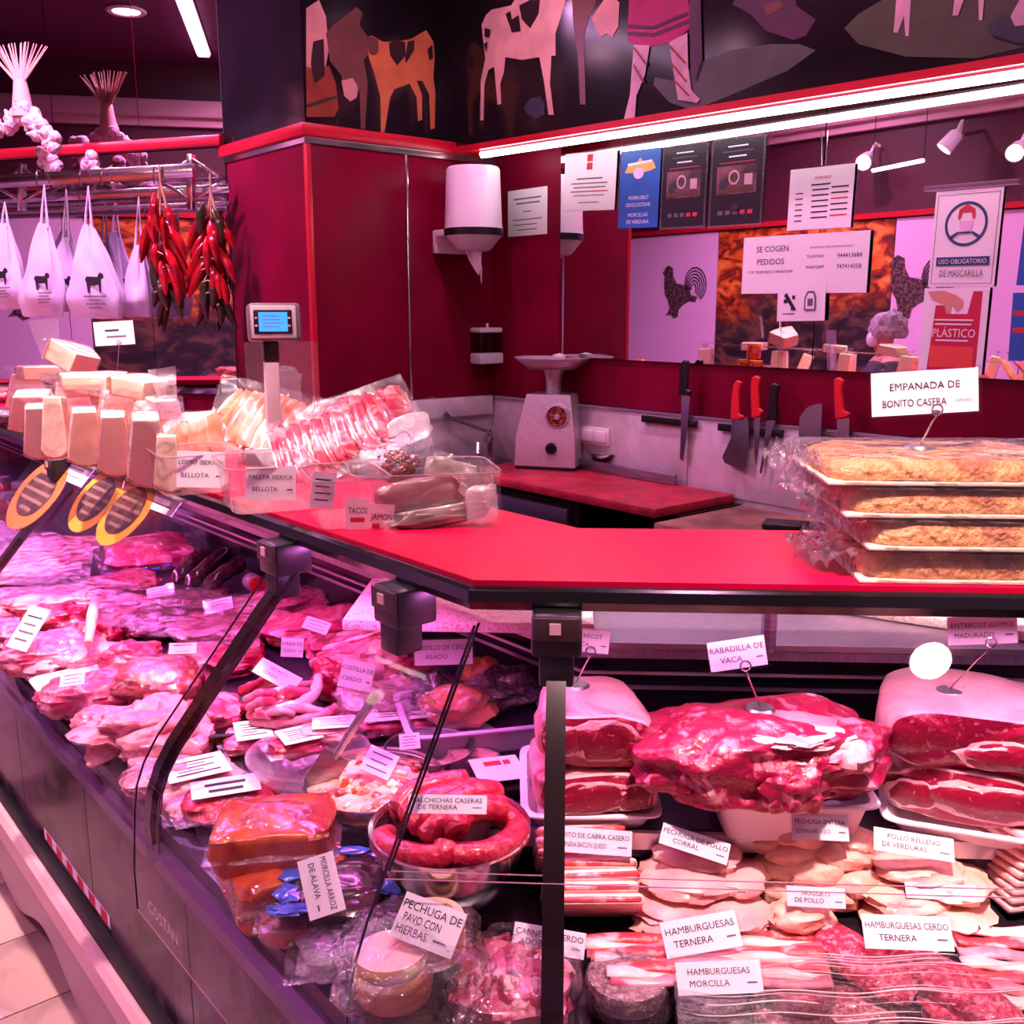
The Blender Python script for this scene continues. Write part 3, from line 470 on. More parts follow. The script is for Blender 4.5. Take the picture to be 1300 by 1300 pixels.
t, M, w_, h_ = wall_sheet('product_poster', 'tall blue poster with white lettering hanging in front of the mirror', 'poster', (787, 193), (838, 187), (786, 290), [('PORRUSKO', 0, -.11, .05, 'paper', .02), ('ODOLOSTEAK', 0, -.2, .05, 'paper', .02), ('MORCILLAS', 0, -.33, .05, 'paper', .02), ('DE VERDURA', 0, -.42, .05, 'paper', .02), ('ROSTE', 0, .06, .05, 'navy_ink', .03)], paper='blue_print', group=G)
art(t, M, w_, h_, [('emblem', 'yellow_print', [(-.38, .22), (-.3, .3), (-.12, .31), (0, .4), (.12, .33), (.32, .34), (.4, .25), (.25, .22), (0, .2)]), ('emblem', 'paper', [(-.3, .3), (.3, .33), (.3, .36), (-.3, .335)]), ('emblem', 'wall_pale', disc(-.02, .2, .13, .55))])
mat('poster_dark', '1c1420', .35); mat('poster_photo', '8c5058', .5, c2='3c2028', ns=14, lo=.4, hi=.6, det=5)
for k, (a, b, c) in enumerate((((842, 190), (896, 183), (841, 288)), ((905, 182), (969, 173), (903, 286)))):
    t, M, w_, h_ = wall_sheet('product_poster', ('dark framed poster next to the blue poster', 'larger dark framed poster left of the opening hours sheet')[k], 'poster', a, b, c, [('=.4', 0, .43, .015, 'paper'), ('=.6', 0, .37, .012, 'gray_ink'), ('=.35', 0, .31, .018, 'paper'), ('=.7', 0, .24, .01, 'red_ink')] + [('=.1', -.3+.15*q, -.36, .05, 'gray_ink' if q < 3 else 'red_ink') for q in range(5)], paper='poster_dark', group=G)
    art(t, M, w_, h_, [('photo', 'poster_photo', rect(-.4, -.14, .4, .2)), ('photo_detail', 'cornice', ring(-.05, .06, .08, .11, .8)), ('photo_detail', 'cornice', rect(.16, -.04, .32, .09)), ('photo_detail', 'paint_brown', rect(-.35, -.12, .36, -.06)), ('photo_detail', 'paint_slate', disc(-.28, -.02, .07, .8))] + ([('emblem', 'paint_skirt2', disc(0, -.3, .08, .6))] if k else []))
    mb = MB(M); mb.box((-w_/2-.004, 0, 0), (.008, h_+.02, .004)).box((w_/2+.004, 0, 0), (.008, h_+.02, .004)).box((0, h_/2+.006, 0), (w_, .008, .004)).box((0, -h_/2-.006, 0), (w_, .008, .004)); mb.build('clear_frame', 'plastic_clear', t, sm=0)
L_ = [('HORARIO', .03, .33, .05, 'red_ink', .01, .3), ('=.3', 0, .22, .022, 'ink')]
for q in range(6): L_ += [('=.12', -.33, .1-.09*q, .018, 'ink'), ('=.26', .0, .14-.09*q, .022, 'ink'), ('=.26', .3, .16-.09*q, .022, 'ink' if q not in (2, 5) else 'red_ink')]
wall_sheet('hours_sheet', 'white opening hours sheet with red heading above the order notice', 'notice', (1003, 216), (1085, 207), (1000, 293), L_, group=G)
wall_sheet('order_notice', 'wide white order notice with phone numbers on the mirror', 'notice', (945, 302), (1106, 292), (941, 373), [('SE COGEN', -.25, .28, .105, 'ink', .005), ('PEDIDOS', -.26, .06, .105, 'ink', .005), ('POR TELEFONO O WHATSAPP', -.26, -.12, .05, 'ink', .01, .4), ('SE ADMITEN PEDIDOS POR ENCARGO', .22, .27, .035, 'gray_ink', 0, .38), ('TELEFONO', .1, .12, .05, 'ink', 0, .17), ('944413684', .36, .12, .075, 'ink', .02, .24), ('WHATSAPP', .1, -.06, .05, 'ink', 0, .17), ('747414358', .36, -.06, .075, 'ink', .02, .24)], group=G, y=YB-.022)
t, M, w_, h_ = wall_sheet('payment_notice', 'small white sheet with two symbols below the order notice', 'notice', (988, 362), (1049, 359), (986, 408), [('=.26', -.25, -.3, .03, 'gray_ink')], group=G, y=YB-.025)
art(t, M, w_, h_, [('symbol', 'ink', [(-.36, .2), (-.3, .28), (-.12, -.12), (-.16, -.2)]), ('symbol', 'ink', rect(-.36, .0, -.28, .1)), ('symbol', 'ink', rect(-.18, .1, -.12, .2)), ('symbol', 'ink', rect(-.2, -.2, -.1, -.13)), ('symbol', 'gray_ink', [(.08, -.22), (.32, -.22), (.32, .12), (.28, .3), (.14, .3), (.08, .12)]), ('symbol', 'paper', [(.11, -.18), (.29, -.18), (.29, .1), (.26, .24), (.16, .24), (.11, .1)]), ('symbol', 'gray_ink', rect(.15, -.1, .26, .1))])
t, M, w_, h_ = wall_sheet('mask_poster', 'white mask sign with blue ring symbol above the bag poster', 'sign', (1187, 244), (1273, 237), (1180, 364), [('USO OBLIGATORIO', 0, -.235, .05, 'paper', .015, .72), ('DE MASCARILLA', 0, -.36, .075, 'gray_ink', .0, .66)], group=G, tz=.003)
art(t, M, w_, h_, [('border', 'gray_ink', rect(-.46, -.47, -.45, .46)), ('border', 'gray_ink', rect(.45, -.47, .46, .46)), ('border', 'gray_ink', rect(-.46, .455, .46, .46)), ('border', 'gray_ink', rect(-.46, -.47, .46, -.465)), ('band', 'navy_ink', rect(-.4, -.28, .4, -.19))], z=.0008)
art(t, M, w_, h_, [('ring', 'navy_ink', ring(0, .15, .28, .32, .72)), ('hair', 'red_ink', [(-.13, .2), (-.12, .3), (0, .35), (.12, .3), (.13, .2), (.09, .2), (.07, .27), (-.07, .27), (-.09, .2)]), ('mask_symbol', 'wall_pale', [(-.1, .18), (.1, .18), (.09, .1), (0, .06), (-.09, .1)]), ('shoulders', 'navy_ink', [(-.24, .02), (-.12, .07), (.12, .07), (.24, .02), (.2, -.01), (.1, .05), (-.1, .05), (-.2, -.01)])])
mb = MB(M); mb.box((0, h_/2+.012, 0), (w_+.08, .014, .012)); mb.build('hanger_bar', 'plastic_clear', t, sm=0)
t, M, w_, h_ = wall_sheet('bag_poster', 'white poster with a printed red carrier bag behind the empanada card', 'poster', (1173, 366), (1256, 365), (1166, 472), [], group=G, y=YB-.021)
art(t, M, w_, h_, [('printed_bag', mat('bag_red', 'c81c44', .5), [(-.36, -.47), (.4, -.47), (.4, .46), (.26, .46), (.2, .2), (-.1, .2), (-.16, .3), (-.3, .3)]), ('printed_flap', mat('bag_orange', 'e84c44', .5), rect(-.33, -.43, .34, -.18)), ('printed_hand', mat('skin_print', 'd89484', .5), [(-.44, .46), (-.2, .47), (.0, .42), (.12, .36), (.12, .28), (.04, .22), (-.04, .3), (-.06, .2), (-.12, .2), (-.16, .3), (-.36, .36)])], z=.0008)
mb = MB(M); text(mb, 'PLÁSTICO', .1*h_, .02*w_, -.02*h_, .0026, bold=.015, wmax=.66*w_)
for q, (y, ww) in enumerate(((.12, .6), (.07, .56), (-.12, .5))): mb.add([(-ww/2*w_, y*h_, .0026), (ww/2*w_, y*h_, .0026), (ww/2*w_, (y+.018)*h_, .0026), (-ww/2*w_, (y+.018)*h_, .0026)], [(0, 1, 2, 3)])
mb.build('lettering', 'paper', t, sm=0)
wall_sheet('product_poster', 'blue poster at the right edge beside the bag poster', 'poster', (1285, 372), (1340, 370), (1281, 458), [('=.3', -.3, .2, .08, 'red_ink'), ('=.3', -.3, -.05, .08, 'red_ink')], paper='blue_print', group=G)
wall_sheet('product_poster', 'upper blue poster at the right edge beside the mask sign', 'poster', (1297, 278), (1350, 276), (1294, 362), [('=.4', 0, .2, .08, 'paper')], paper='blue_print', group=G)
# hanging wires of the sheets
for px, y0, y1 in ((1043, 165, 210),):
    MB().tube([pY(px, y0, YB-.03), pY(px, y1, YB-.025)], .002, 5).build('hanging_wire', 'chrome', label='thin chrome wire holding the opening hours sheet', cat='wire')
# ---------------------------------------------------------------- counter and display cases
mat('case_dark', '241a24', .3, .3); mat('deck_steel', '4a3a50', .35, .6, c2='3a2c40', ns=30, st=(1, 12, 1)); mat('rear_dark', '1c141c', .25, .2); mat('edge_black', '141416', .2, .3, coat=.4); mat('work_steel', 'b8a8bc', .32, .8, c2='a898ac', ns=20, st=(12, 1, 1))
mat('lamp_left', (1, .20, .92), em=40); mat('lamp_right', (1, .42, .84), em=27); mat('bumper', 'd8b0b4', .35); mat('bumper_low', 'a88898', .4); mat('bracket_black', '181416', .35); mat('bracket_brown', '3a2626', .4)
MD = V((-.399, .917, 0)); LX = -6.2; RS_ = 2.3
def mit(o): p = A-MD*(o/.917); return p          # mitre point at distance o towards the customer (negative = behind)
def L2(x, o, z): return V((x, .845-o, z))        # left leg: x, out, z
def band(o0, z0, o1, z1, leg, x0=LX, s1=RS_, n=1):
    """strip between two (out, z) lines, along one leg, cut on the mitre"""
    if leg == 'L': a = [V((x0, .845-o0, z0)), V((mit(o0).x, mit(o0).y, z0)), V((mit(o1).x, mit(o1).y, z1)), V((x0, .845-o1, z1))]
    else: a = [V((mit(o0).x, mit(o0).y, z0)), RW(s1, o0, z0), RW(s1, o1, z1), V((mit(o1).x, mit(o1).y, z1))]
    return a
def solid(mb, prof, leg, x0=LX, s1=RS_, xm=None):
    """closed profile [(out,z)...] swept along one leg to the mitre"""
    n = len(prof)
    if leg == 'L': e0 = [V((x0, .845-o, z)) for o, z in prof]; e1 = [V((mit(o).x, mit(o).y, z)) if xm is None else V((xm, .845-o, z)) for o, z in prof]
    else: e0 = [V((mit(o).x, mit(o).y, z)) if xm is None else RW(xm, o, z) for o, z in prof]; e1 = [RW(s1, o, z) for o, z in prof]
    mb.add(e0+e1, [(i, (i+1) % n, n+(i+1) % n, n+i) for i in range(n)]+[tuple(range(n))[::-1], tuple(range(n, 2*n))]); return mb
top = T('counter_top', 'glossy red counter shelf running round the corner above the display cases', 'counter', (-1.3, 1.0, 1.19))
for leg in 'LR': solid(MB(), [(-.002, 1.218), (-.36, 1.218), (-.36, 1.192), (-.002, 1.192)], leg).build('shelf_board', 'red_top', top, sm=20)
for leg in 'LR': solid(MB(), [(.0, 1.21), (.012, 1.206), (.014, 1.19), (.006, 1.176), (-.02, 1.172), (-.05, 1.19), (-.002, 1.191)], leg).build('front_edge', 'edge_black', top, sm=30)
for s in (.5, 1.2, 2.0): MB().tube([RW(s, -.34, 1.0), RW(s, -.34, 1.192)], .014, 8).build('support_post', 'brushed', top)
for x in (-1.7, -2.7, -3.7, -4.7): MB().tube([L2(x, -.34, 1.0), L2(x, -.34, 1.192)], .014, 8).build('support_post', 'brushed', top)
CL = T('display_case', 'long refrigerated meat display case on the left, below the cheeses', 'display case', (-3, .9, 0))
CR = T('display_case', 'refrigerated display case on the right, holding beef cuts and chicken', 'display case', (-.4, 1.3, 0))
GP = [(-.016, 1.148), (.06, 1.06), (.125, .985), (.19, .91), (.25, .84), (.275, .80), (.291, .76), (.299, .71), (.30, .655)]
for leg, P in (('L', CL), ('R', CR)):
    # rear worktop, dark ledges, back wall, deck
    solid(MB(), [(-.37, 1.0), (-.85, 1.0), (-.85, .97), (-.37, .97)], leg).build('worktop', 'work_steel', P, sm=0)
    solid(MB(), [(-.366, 1.001), (-.366, .99), (-.372, .985), (-.372, 1.001)], leg).build('worktop_edge', 'alu', P, sm=0)
    solid(MB(), [(-.375, .985), (-.40, .93), (-.41, .93), (-.41, .97), (-.38, .97)], leg).build('upper_ledge', 'rear_dark', P, sm=0)
    solid(MB(), [(-.392, .936), (-.392, .93), (-.402, .93), (-.402, .936)], leg).build('ledge_strip', 'alu', P, sm=0)
    solid(MB(), [(-.405, .93), (-.45, .885), (-.47, .885), (-.47, .93)], leg).build('lower_ledge', 'rear_dark', P, sm=0)
    solid(MB(), [(-.44, .89), (-.44, .882), (-.452, .882), (-.452, .89)], leg).build('ledge_strip', 'alu', P, sm=0)
    solid(MB(), [(-.455, .885), (-.455, .6), (-.50, .6), (-.50, .93), (-.47, .93)], leg).build('back_panel', 'rear_dark', P, sm=0)
    solid(MB(), [(-.51, .96), (-.85, .96), (-.85, .05), (-.51, .05)], leg).build('rear_body', 'case_dark', P, sm=0)
    solid(MB(), [(-.5, .05), (.27, .05), (.27, .55), (-.5, .55)], leg).build('base_body', 'case_dark', P, sm=0)
    solid(MB(), [(.262, .668), (.292, .668), (.305, .655), (.305, .628), (.262, .628)], leg).build('glass_rail', mat('rail_violet', '6c4c7c', .25, .5), P, sm=0)
    a0, a1 = (L2(LX, -.045, 1.178), V((mit(-.045).x, mit(-.045).y, 1.178))) if leg == 'L' else (V((mit(-.045).x, mit(-.045).y, 1.178)), RW(RS_, -.045, 1.178))
    MB().tube([a0, a1], .011, 8).build('lamp_tube', 'lamp_left' if leg == 'L' else 'lamp_right', P)
    solid(MB(), [(-.074, 1.19), (-.078, 1.19), (-.078, 1.151), (-.074, 1.151)], leg).build('lamp_shade', 'bracket_black', P, sm=0)  # unseen plate, added to keep the tube's light off the worktop
    # front: marble slabs, black strip, bumper, wavy plinth
    solid(MB(), [(.27, .05), (.278, .05), (.278, .64), (.27, .64)], leg).build('front_backing', 'grout', P, sm=0)
    solid(MB(), [(.278, .30), (.31, .30), (.31, .27), (.278, .27)], leg).build('black_strip', 'rubber', P, sm=0)
    solid(MB(), [(.278, .268), (.322, .268), (.334, .255), (.334, .20), (.322, .185), (.278, .185)], leg).build('bumper_rail', 'bumper', P, sm=30)
def slab(P, leg, a, b, z0, z1):
    f = (lambda q, o, z: L2(q, o, z)) if leg == 'L' else RW
    mb = MB(); mb.add([f(a, .279, z0), f(b, .279, z0), f(b, .279, z1), f(a, .279, z1), f(a, .291, z0), f(b, .291, z0), f(b, .291, z1), f(a, .291, z1)], [(0, 3, 2, 1), (4, 5, 6, 7), (0, 1, 5, 4), (3, 7, 6, 2), (1, 2, 6, 5), (0, 4, 7, 3)]); mb.build('marble_slab', 'front_marble', P, sm=0)
for k in range(9): slab(CL, 'L', -.985-.55*(k+1)+.002, -.985-.55*k-.002, .302, .626)
for k in range(4): slab(CR, 'R', -.12+.55*k, -.12+.55*k+.546, .302, .626)
# wavy plinth on the left case
pts = [(LX, .19)]+[]
xs = [LX+i*(-.97-LX)/120 for i in range(121)]
mb = MB(); top_ = [V((x, .845-.312, .187)) for x in xs]; bot_ = [V((x, .845-.318, .045+.04*math.sin(x*2*math.pi/.62+1.2)*1.0)) for x in xs]; bt2 = [p+V((0, .03, 0)) for p in bot_]; n = len(xs)
mb.add(top_+bot_+bt2, [(i, n+i, n+i+1, i+1) for i in range(n-1)]+[(n+i, 2*n+i, 2*n+i+1, n+i+1) for i in range(n-1)]); mb.build('wavy_plinth', 'bumper_low', CL)
MB().bx((LX, .56, .003), (-.95, .58, .2)).build('kick_panel', 'black', CL)
# floor tape marks stuck to the front panel
t = T('warning_tape', 'red and white striped tape along the foot of the marble front', 'tape', pY(90, 1085, .55))
a, b = pY(55, 1040, .553), pY(137, 1138, .553); zc = .335
MB().bx((a.x, .5522, zc-.014), (b.x, .5535, zc+.014)).build('white_strip', 'paper', t)
for k in range(6):
    x = a.x+(b.x-a.x)*(k+.3)/6; w_ = (b.x-a.x)/12; MB().bx((x, .5512, zc-.014), (x+w_, .5522, zc+.014)).build('red_stripe', 'red_ink', t)
# decks
solid(MB(), [(.285, .70-LSL*0.0), (-.455, .70+LSL*.74), (-.455, .66+LSL*.74), (.285, .655)], 'L').build('deck', 'deck_steel', CL, sm=0)
solid(MB(), [(-.045, .80), (-.455, .80), (-.455, .76), (-.045, .76)], 'R').build('upper_deck', 'deck_steel', CR, sm=0)
solid(MB(), [(-.04, .803), (-.04, .775), (-.05, .775), (-.05, .803)], 'R').build('deck_edge', 'alu', CR, sm=0)
solid(MB(), [(.285, .664), (-.06, .719), (-.06, .66), (.285, .63)], 'R').build('lower_deck', 'rear_dark', CR, sm=0)
# glass panes, edges
def gpane(P, leg, a, b, prof, name='glass_pane', mits=(0, 0), lab=None, hor=(-1,)):
    f = (lambda q, o, z: L2(q, o, z)) if leg == 'L' else RW
    ea = [V((mit(o).x, mit(o).y, z)) if mits[0] else f(a, o, z) for o, z in prof]; eb = [V((mit(o).x, mit(o).y, z)) if mits[1] else f(b, o, z) for o, z in prof]
    n = len(prof); mb = MB(); mb.add(ea+eb, [(i, n+i, n+i+1, i+1) for i in range(n-1)]); g = mb.build(name, 'glass', P, lab)
    for e in (ea, eb): MB().tube(e, .0022, 5).build('pane_edge', 'edge_glass', g)
    for q in hor: MB().tube([ea[q], eb[q]], .0009, 5).build('pane_edge', 'edge_light', g)
mat('edge_glass', '2c1c2c', .1, .3, coat=.5); mat('edge_light', 'b87c98', .2, coat=.4)
gpane(CL, 'L', LX, -3.05, GP); gpane(CL, 'L', -3.045, -1.62, GP)
gpane(CL, 'L', -1.70, 0, [(o+.012, z) for o, z in GP[:-1]]+[(.315, .66), (.32, .60), (.32, .52)], mits=(0, 1))
UP = [(o, z) for o, z in GP if z > .9]+[(.214, .882)]; LO = [(.226, .878)]+[(o+.012, z) for o, z in GP if z < .86]
gpane(CR, 'R', 0, .118, UP, mits=(1, 0)); gpane(CR, 'R', .126, RS_, UP); gpane(CR, 'R', 0, RS_, LO, mits=(1, 0), hor=(0, -1))
# maker's lettering on the near pane
M = fr(L2(pY(212, 1128, .53).x, .327, .575), (1, 0, 0), (0, -1, 0)); mb = MB(M); text(mb, 'COSTAN', .024, 0, 0, 0, bold=.01); mb.build('lettering', 'alu', CL, 'pale maker lettering on the glass', sm=0)
# curved posts and brackets
def post(P, f, q):
    path = [f(q, o-.004, z) for o, z in [(.0, 1.115)]+GP[1:-1]+[(.298, .668)]]
    n = len(path); sx = (f(1, 0, 0)-f(0, 0, 0)).normalized(); vs = []
    for i, p in enumerate(path):
        t_ = (path[min(i+1, n-1)]-path[max(i-1, 0)]).normalized(); nn = t_.cross(sx).normalized()
        for a, b in ((-.014, -.01), (.014, -.01), (.014, .01), (-.014, .01)): vs.append(p+sx*a+nn*b)
    mb = MB(); mb.add(vs, [(4*i+j, 4*i+(j+1) % 4, 4*i+4+(j+1) % 4, 4*i+4+j) for i in range(n-1) for j in range(4)]+[(0, 1, 2, 3), (4*n-4, 4*n-1, 4*n-2, 4*n-3)]); mb.build('post', 'post_brown', P, sm=30)
mat('post_brown', '2c1e22', .22, .5, coat=.4)
def bracket(P, f, q):
    b = MB(); fw = (f(q+1, 0, 0)-f(q, 0, 0)).normalized(); out = (f(q, 1, 0)-f(q, 0, 0)).normalized(); Mx = fr(f(q, .0, 1.14), fw, (0, 0, 1)); s = 1 if (Mx.to_3x3() @ V((0, 1, 0))).dot(out) > 0 else -1
    o = MB(Mx).box((0, s*.012, .01), (.072, .075, .062), .006).build('bracket', 'bracket_black', P)
    MB(Mx).box((0, s*.051, .022), (.066, .006, .034), .002).build('bracket_cover', 'bracket_brown', o); MB(Mx).box((0, s*.02, -.042), (.05, .05, .05), .005).build('bracket_clamp', 'bracket_black', o)
    MB(Mx).box((-.002, s*.0555, .024), (.016, .003, .016)).build('sticker', 'bumper', o)
for x in (-1.655, -3.04): post(CL, L2, x)
for x in (-1.655, -1.255, -3.04): bracket(CL, L2, x)
post(CR, RW, .122); bracket(CR, RW, .122); bracket(CR, RW, 1.1)
# speckled nylon boards on the rear worktop
for k, (M, d, lab) in enumerate(((fr(RW(-.05, -.56, 1.001), DR, (0, 0, 1)), (.48, .3, .022), 'speckled white cutting board on the worktop behind the corner of the case'), (fr(RW(.95, -.60, 1.001), Matrix.Rotation(-.5, 3, 'Z') @ DR, (0, 0, 1)), (.5, .3, .02), 'speckled white cutting board on the worktop above the rolled beef'), (fr(V((-1.95, 1.42, 1.001)), (1, 0, 0), (0, 0, 1)), (.5, .3, .022), 'speckled white cutting board on the left worktop seen under the counter'))):
    MB(M).box((0, 0, d[2]/2), d, .003).build('cutting_board', 'cutting_white', label=lab, cat='cutting board', group='speckled cutting boards')
# ---------------------------------------------------------------- meat materials
mat('beef', '960a3a', .36, c2='d8788c', ns=20, lo=.58, hi=.66, det=8, dist=1.6, c3='e0a0a4', ns3=9, lo3=.64, hi3=.69, coat=.18, bs=.5, bn=70)
mat('beef_cut', '960c34', .34, c2='d07088', ns=38, lo=.6, hi=.68, det=8, dist=2.2, coat=.2, bs=.3, bn=120)
mat('beef_eye', '820828', .32, c2='c05c74', ns=55, lo=.62, hi=.7, det=8, dist=2.4, coat=.25, bs=.25, bn=140)
mat('beef_fat', 'dca8a4', .42, c2='cc808a', ns=11, det=6, c3='a81c40', ns3=12, lo3=.58, hi3=.66, coat=.12, bs=.4, bn=50, dist=1.2)
mat('fat', 'e4b8b0', .42, c2='d89c9c', ns=18, det=6, coat=.12, bs=.35, bn=60)
mat('pork', 'b8325c', .36, c2='d88496', ns=12, lo=.46, hi=.6, det=8, dist=1.8, c3='a81c44', ns3=7, lo3=.6, hi3=.68, coat=.2, bs=.45, bn=55)
mat('pork_pale', 'c86c80', .38, c2='e09ea4', ns=11, det=7, c3='b83458', ns3=8, lo3=.56, hi3=.64, dist=1.4, coat=.18, bs=.45, bn=50)
mat('pork_red', 'a80f38', .32, c2='d87884', ns=14, lo=.58, hi=.66, det=8, dist=1.6, coat=.22, bs=.4, bn=60)
mat('liver', '521034', .26, c2='8c2c50', ns=12, det=7, dist=1.4, coat=.4, bs=.3, bn=40); mat('ham_round', 'c84438', .32, c2='a81434', ns=10, lo=.45, hi=.55, det=6, dist=1.2, coat=.3, c3='e8a898', ns3=16, lo3=.6, hi3=.67, bs=.3, bn=60)
mat('chicken', 'd89c84', .44, c2='e8bca4', ns=10, det=7, c3='d08880', ns3=8, lo3=.58, hi3=.68, coat=.15, bs=.55, bn=50); mat('fillet', 'd89494', .4, c2='e8b8ac', ns=9, det=7, coat=.15, bs=.45, bn=40, c3='c87880', ns3=10, lo3=.58, hi3=.68, dist=1)
mat('bacon_red', 'd04048', .35, c2='f0a8a0', ns=30, st=(1, 1, 1), lo=.5, hi=.6, bs=.3, bn=90); mat('bacon_fat', 'f6d8cc', .45, c2='eab8a8', ns=20, bs=.3, bn=60)
mat('sausage', 'b81238', .34, c2='d84858', ns=70, lo=.5, hi=.64, det=8, coat=.25, bs=.45, bn=90); mat('mince', 'b81840', .42, c2='e07c8c', ns=120, lo=.5, hi=.62, bs=.9, bn=140, coat=.2); mat('dark_mince', '6c3c3c', .45, c2='a87c70', ns=110, lo=.5, hi=.64, bs=.9, bn=130)
mat('marinade', 'cc5a28', .25, c2='94301a', ns=12, lo=.42, hi=.6, det=7, dist=1, coat=.5, bs=.3, bn=30); mat('roast', 'd88050', .3, c2='a84424', ns=8, c3='f0b894', ns3=9, lo3=.58, hi3=.68, coat=.4, bs=.3, bn=30); mat('blood_sausage', '2c1218', .2, c2='4c2430', ns=20, coat=.6, bs=.15, bn=30)
mat('turkey', 'f0bcA4'.lower(), .4, c2='f6d0bc', ns=8, bs=.15, bn=60); mat('crust', 'c07848', .5, c2='e0a878', ns=20, bs=.4, bn=60); mat('cubes', 'd87c60', .4, c2='f0c8a8', ns=20, bs=.3, bn=60); mat('herb', '5c6c3c', .6); mat('foam', 'f4eef4', .5, bs=.06, bn=60); mat('lilac_tray', 'd8c4e4', .35); mat('blue_film', '3c60c0', .25, coat=.5)
# ---------------------------------------------------------------- food builders
def onto(px, py, h, deck):           # base point of something whose middle shows at a pixel, standing h/2 above its deck
    p = dict(L=ld, R=rd, U=ru)[deck](px, py, h/2) if isinstance(deck, str) else pz(px, py, deck+h/2); return V((p.x, p.y, p.z-h/2))
def up(p, yaw): return Matrix.Translation(p) @ Matrix.Rotation(math.radians(yaw)+AZ-math.pi/2, 4, 'Z')   # yaw 0: local x = camera right, y = away
def keep(p, r):                       # keep a piece behind the left front glass
    r *= .62
    if p.y-r < .57: p = V((p.x, .57+r, zl(.57+r)))
    return p
def lump(name, label, cat, px, py, w, d, h, m, yaw=0, seed=1, amp=.14, e=.8, deck='L', group=None, sc=1.6, am2=.055, nu=56, nv=32, sink=0, film_=None, parent=None):
    p = onto(px, py, h, deck); k = mpp(p)
    if deck == 'L': p = keep(p, (w*k*.35+d*.35)*.72)
    M = up(p, yaw) @ Matrix.Translation((0, 0, h*.42-sink))
    mb = MB(M); mb.blob((w*k, d, h), seed, amp, sc, e, nu, nv, -.84, am2)
    if film_:
        t = T(name, label, cat, p, group); mb.build('meat', m, t); MB(M).blob((w*k*1.06, d*1.06, h*1.08), seed, amp, sc, e, 24, 12, -.86, .03).build('film_wrap', film_, t); return t, p, M
    return mb.build(name, m, parent, label if not parent else None, cat if not parent else None, group if not parent else None, loc=None if parent else p), p, M
def tray(name, label, p, w, d, h, m, yaw=0, flare=.25, group=None, cat='tray', th=.004, rim=.012):
    M = up(p, yaw); 
    def ringp(s, z, r): return [(math.copysign(abs(math.cos(a))**.2, math.cos(a))*(w/2*s+r), math.copysign(abs(math.sin(a))**.2, math.sin(a))*(d/2*s+r), z) for a in [2*math.pi*i/40 for i in range(40)]]
    R_ = [ringp(1-flare, 0, 0), ringp(1-flare*.9, .004, .001), ringp(1, h, 0), ringp(1, h, rim), ringp(1, h-.003, rim), ringp(1, h-.003, -th*.2), ringp(1-flare, th, -th)]
    mb = MB(M); n = 40; vs = [q for r in R_ for q in r]; mb.add(vs, [(i*n+j, i*n+(j+1) % n, (i+1)*n+(j+1) % n, (i+1)*n+j) for i in range(len(R_)-1) for j in range(n)]+[tuple(range(n))[::-1], tuple((len(R_)-1)*n+j for j in range(n))])
    return mb.build(name, m, None, label, cat, group, loc=p)
def loaf(name, label, px, py, wpx, h, depth, yaw, seed, deck, lobes, side='beef_fat', cut='beef_cut', p=None, group=None):
    """joint of meat with a cut face towards local -y; lobes: (x, z, rx, rz) eyes of lean on the face, in half-widths"""
    p = p or onto(px, py, h, deck); w = wpx*mpp(p); M = up(p, yaw); n = 48; t = T(name, label, 'meat', p, group)
    def out(s, y, i, br=1):
        a = 2*math.pi*i/n; c, s_ = math.cos(a), math.sin(a); e = .62
        nz = 1+.10*NZ.noise(V((c*1.5+seed*5, s_*1.5, y*6+seed)))*2*min(1, s)
        return V((math.copysign(abs(c)**e, c)*w/2*s*nz, y+.012*NZ.noise(V((c*2, s_*2, seed*3.3)))*(s*s if s < .92 else 1), max(h/2+math.copysign(abs(s_)**e, s_)*h/2*s*nz, .0)))
    R_ = [(.02, depth*.52), (.5, depth*.52), (.82, depth*.47), (.95, depth*.34), (1., depth*.1), (1.02, -depth*.2), (1.0, -depth*.38), (.96, -depth*.45)]
    mb = MB(M); mb.add([out(s, y, i) for s, y in R_ for i in range(n)], [(r*n+i, r*n+(i+1) % n, (r+1)*n+(i+1) % n, (r+1)*n+i) for r in range(len(R_)-1) for i in range(n)]); mb.build('fat_cap', side, t)
    C_ = [(.96, -depth*.45), (.90, -depth*.47), (.6, -depth*.49), (.3, -depth*.5), (.01, -depth*.5)]
    mb = MB(M); mb.add([out(s, y, i) for s, y in C_ for i in range(n)], [(r*n+i, r*n+(i+1) % n, (r+1)*n+(i+1) % n, (r+1)*n+i) for r in range(len(C_)-1) for i in range(n)]); mb.k = [1 if r == 0 else 0 for r in range(len(C_)-1) for i in range(n)]; cf = mb.build('cut_face', [cut, 'fat'], t)
    for q, (x, z, rx, rz) in enumerate(lobes):
        mb = MB(M @ Matrix.Translation((x*w/2, -depth*.5-.001, h/2+z*h/2))); mb.blob((rx*w, .016, rz*h), seed+q, .2, 1.5, .85, 26, 10); mb.build('lean_eye', 'beef_eye', cf)
        m2 = MB(M @ Matrix.Translation((x*w/2, -depth*.5-.0005, h/2+z*h/2))); m2.blob((rx*w*1.1, .012, rz*h*1.14), seed+q, .2, 1.5, .85, 26, 8); m2.build('fat_seam', 'fat', cf)
    return t, p, M
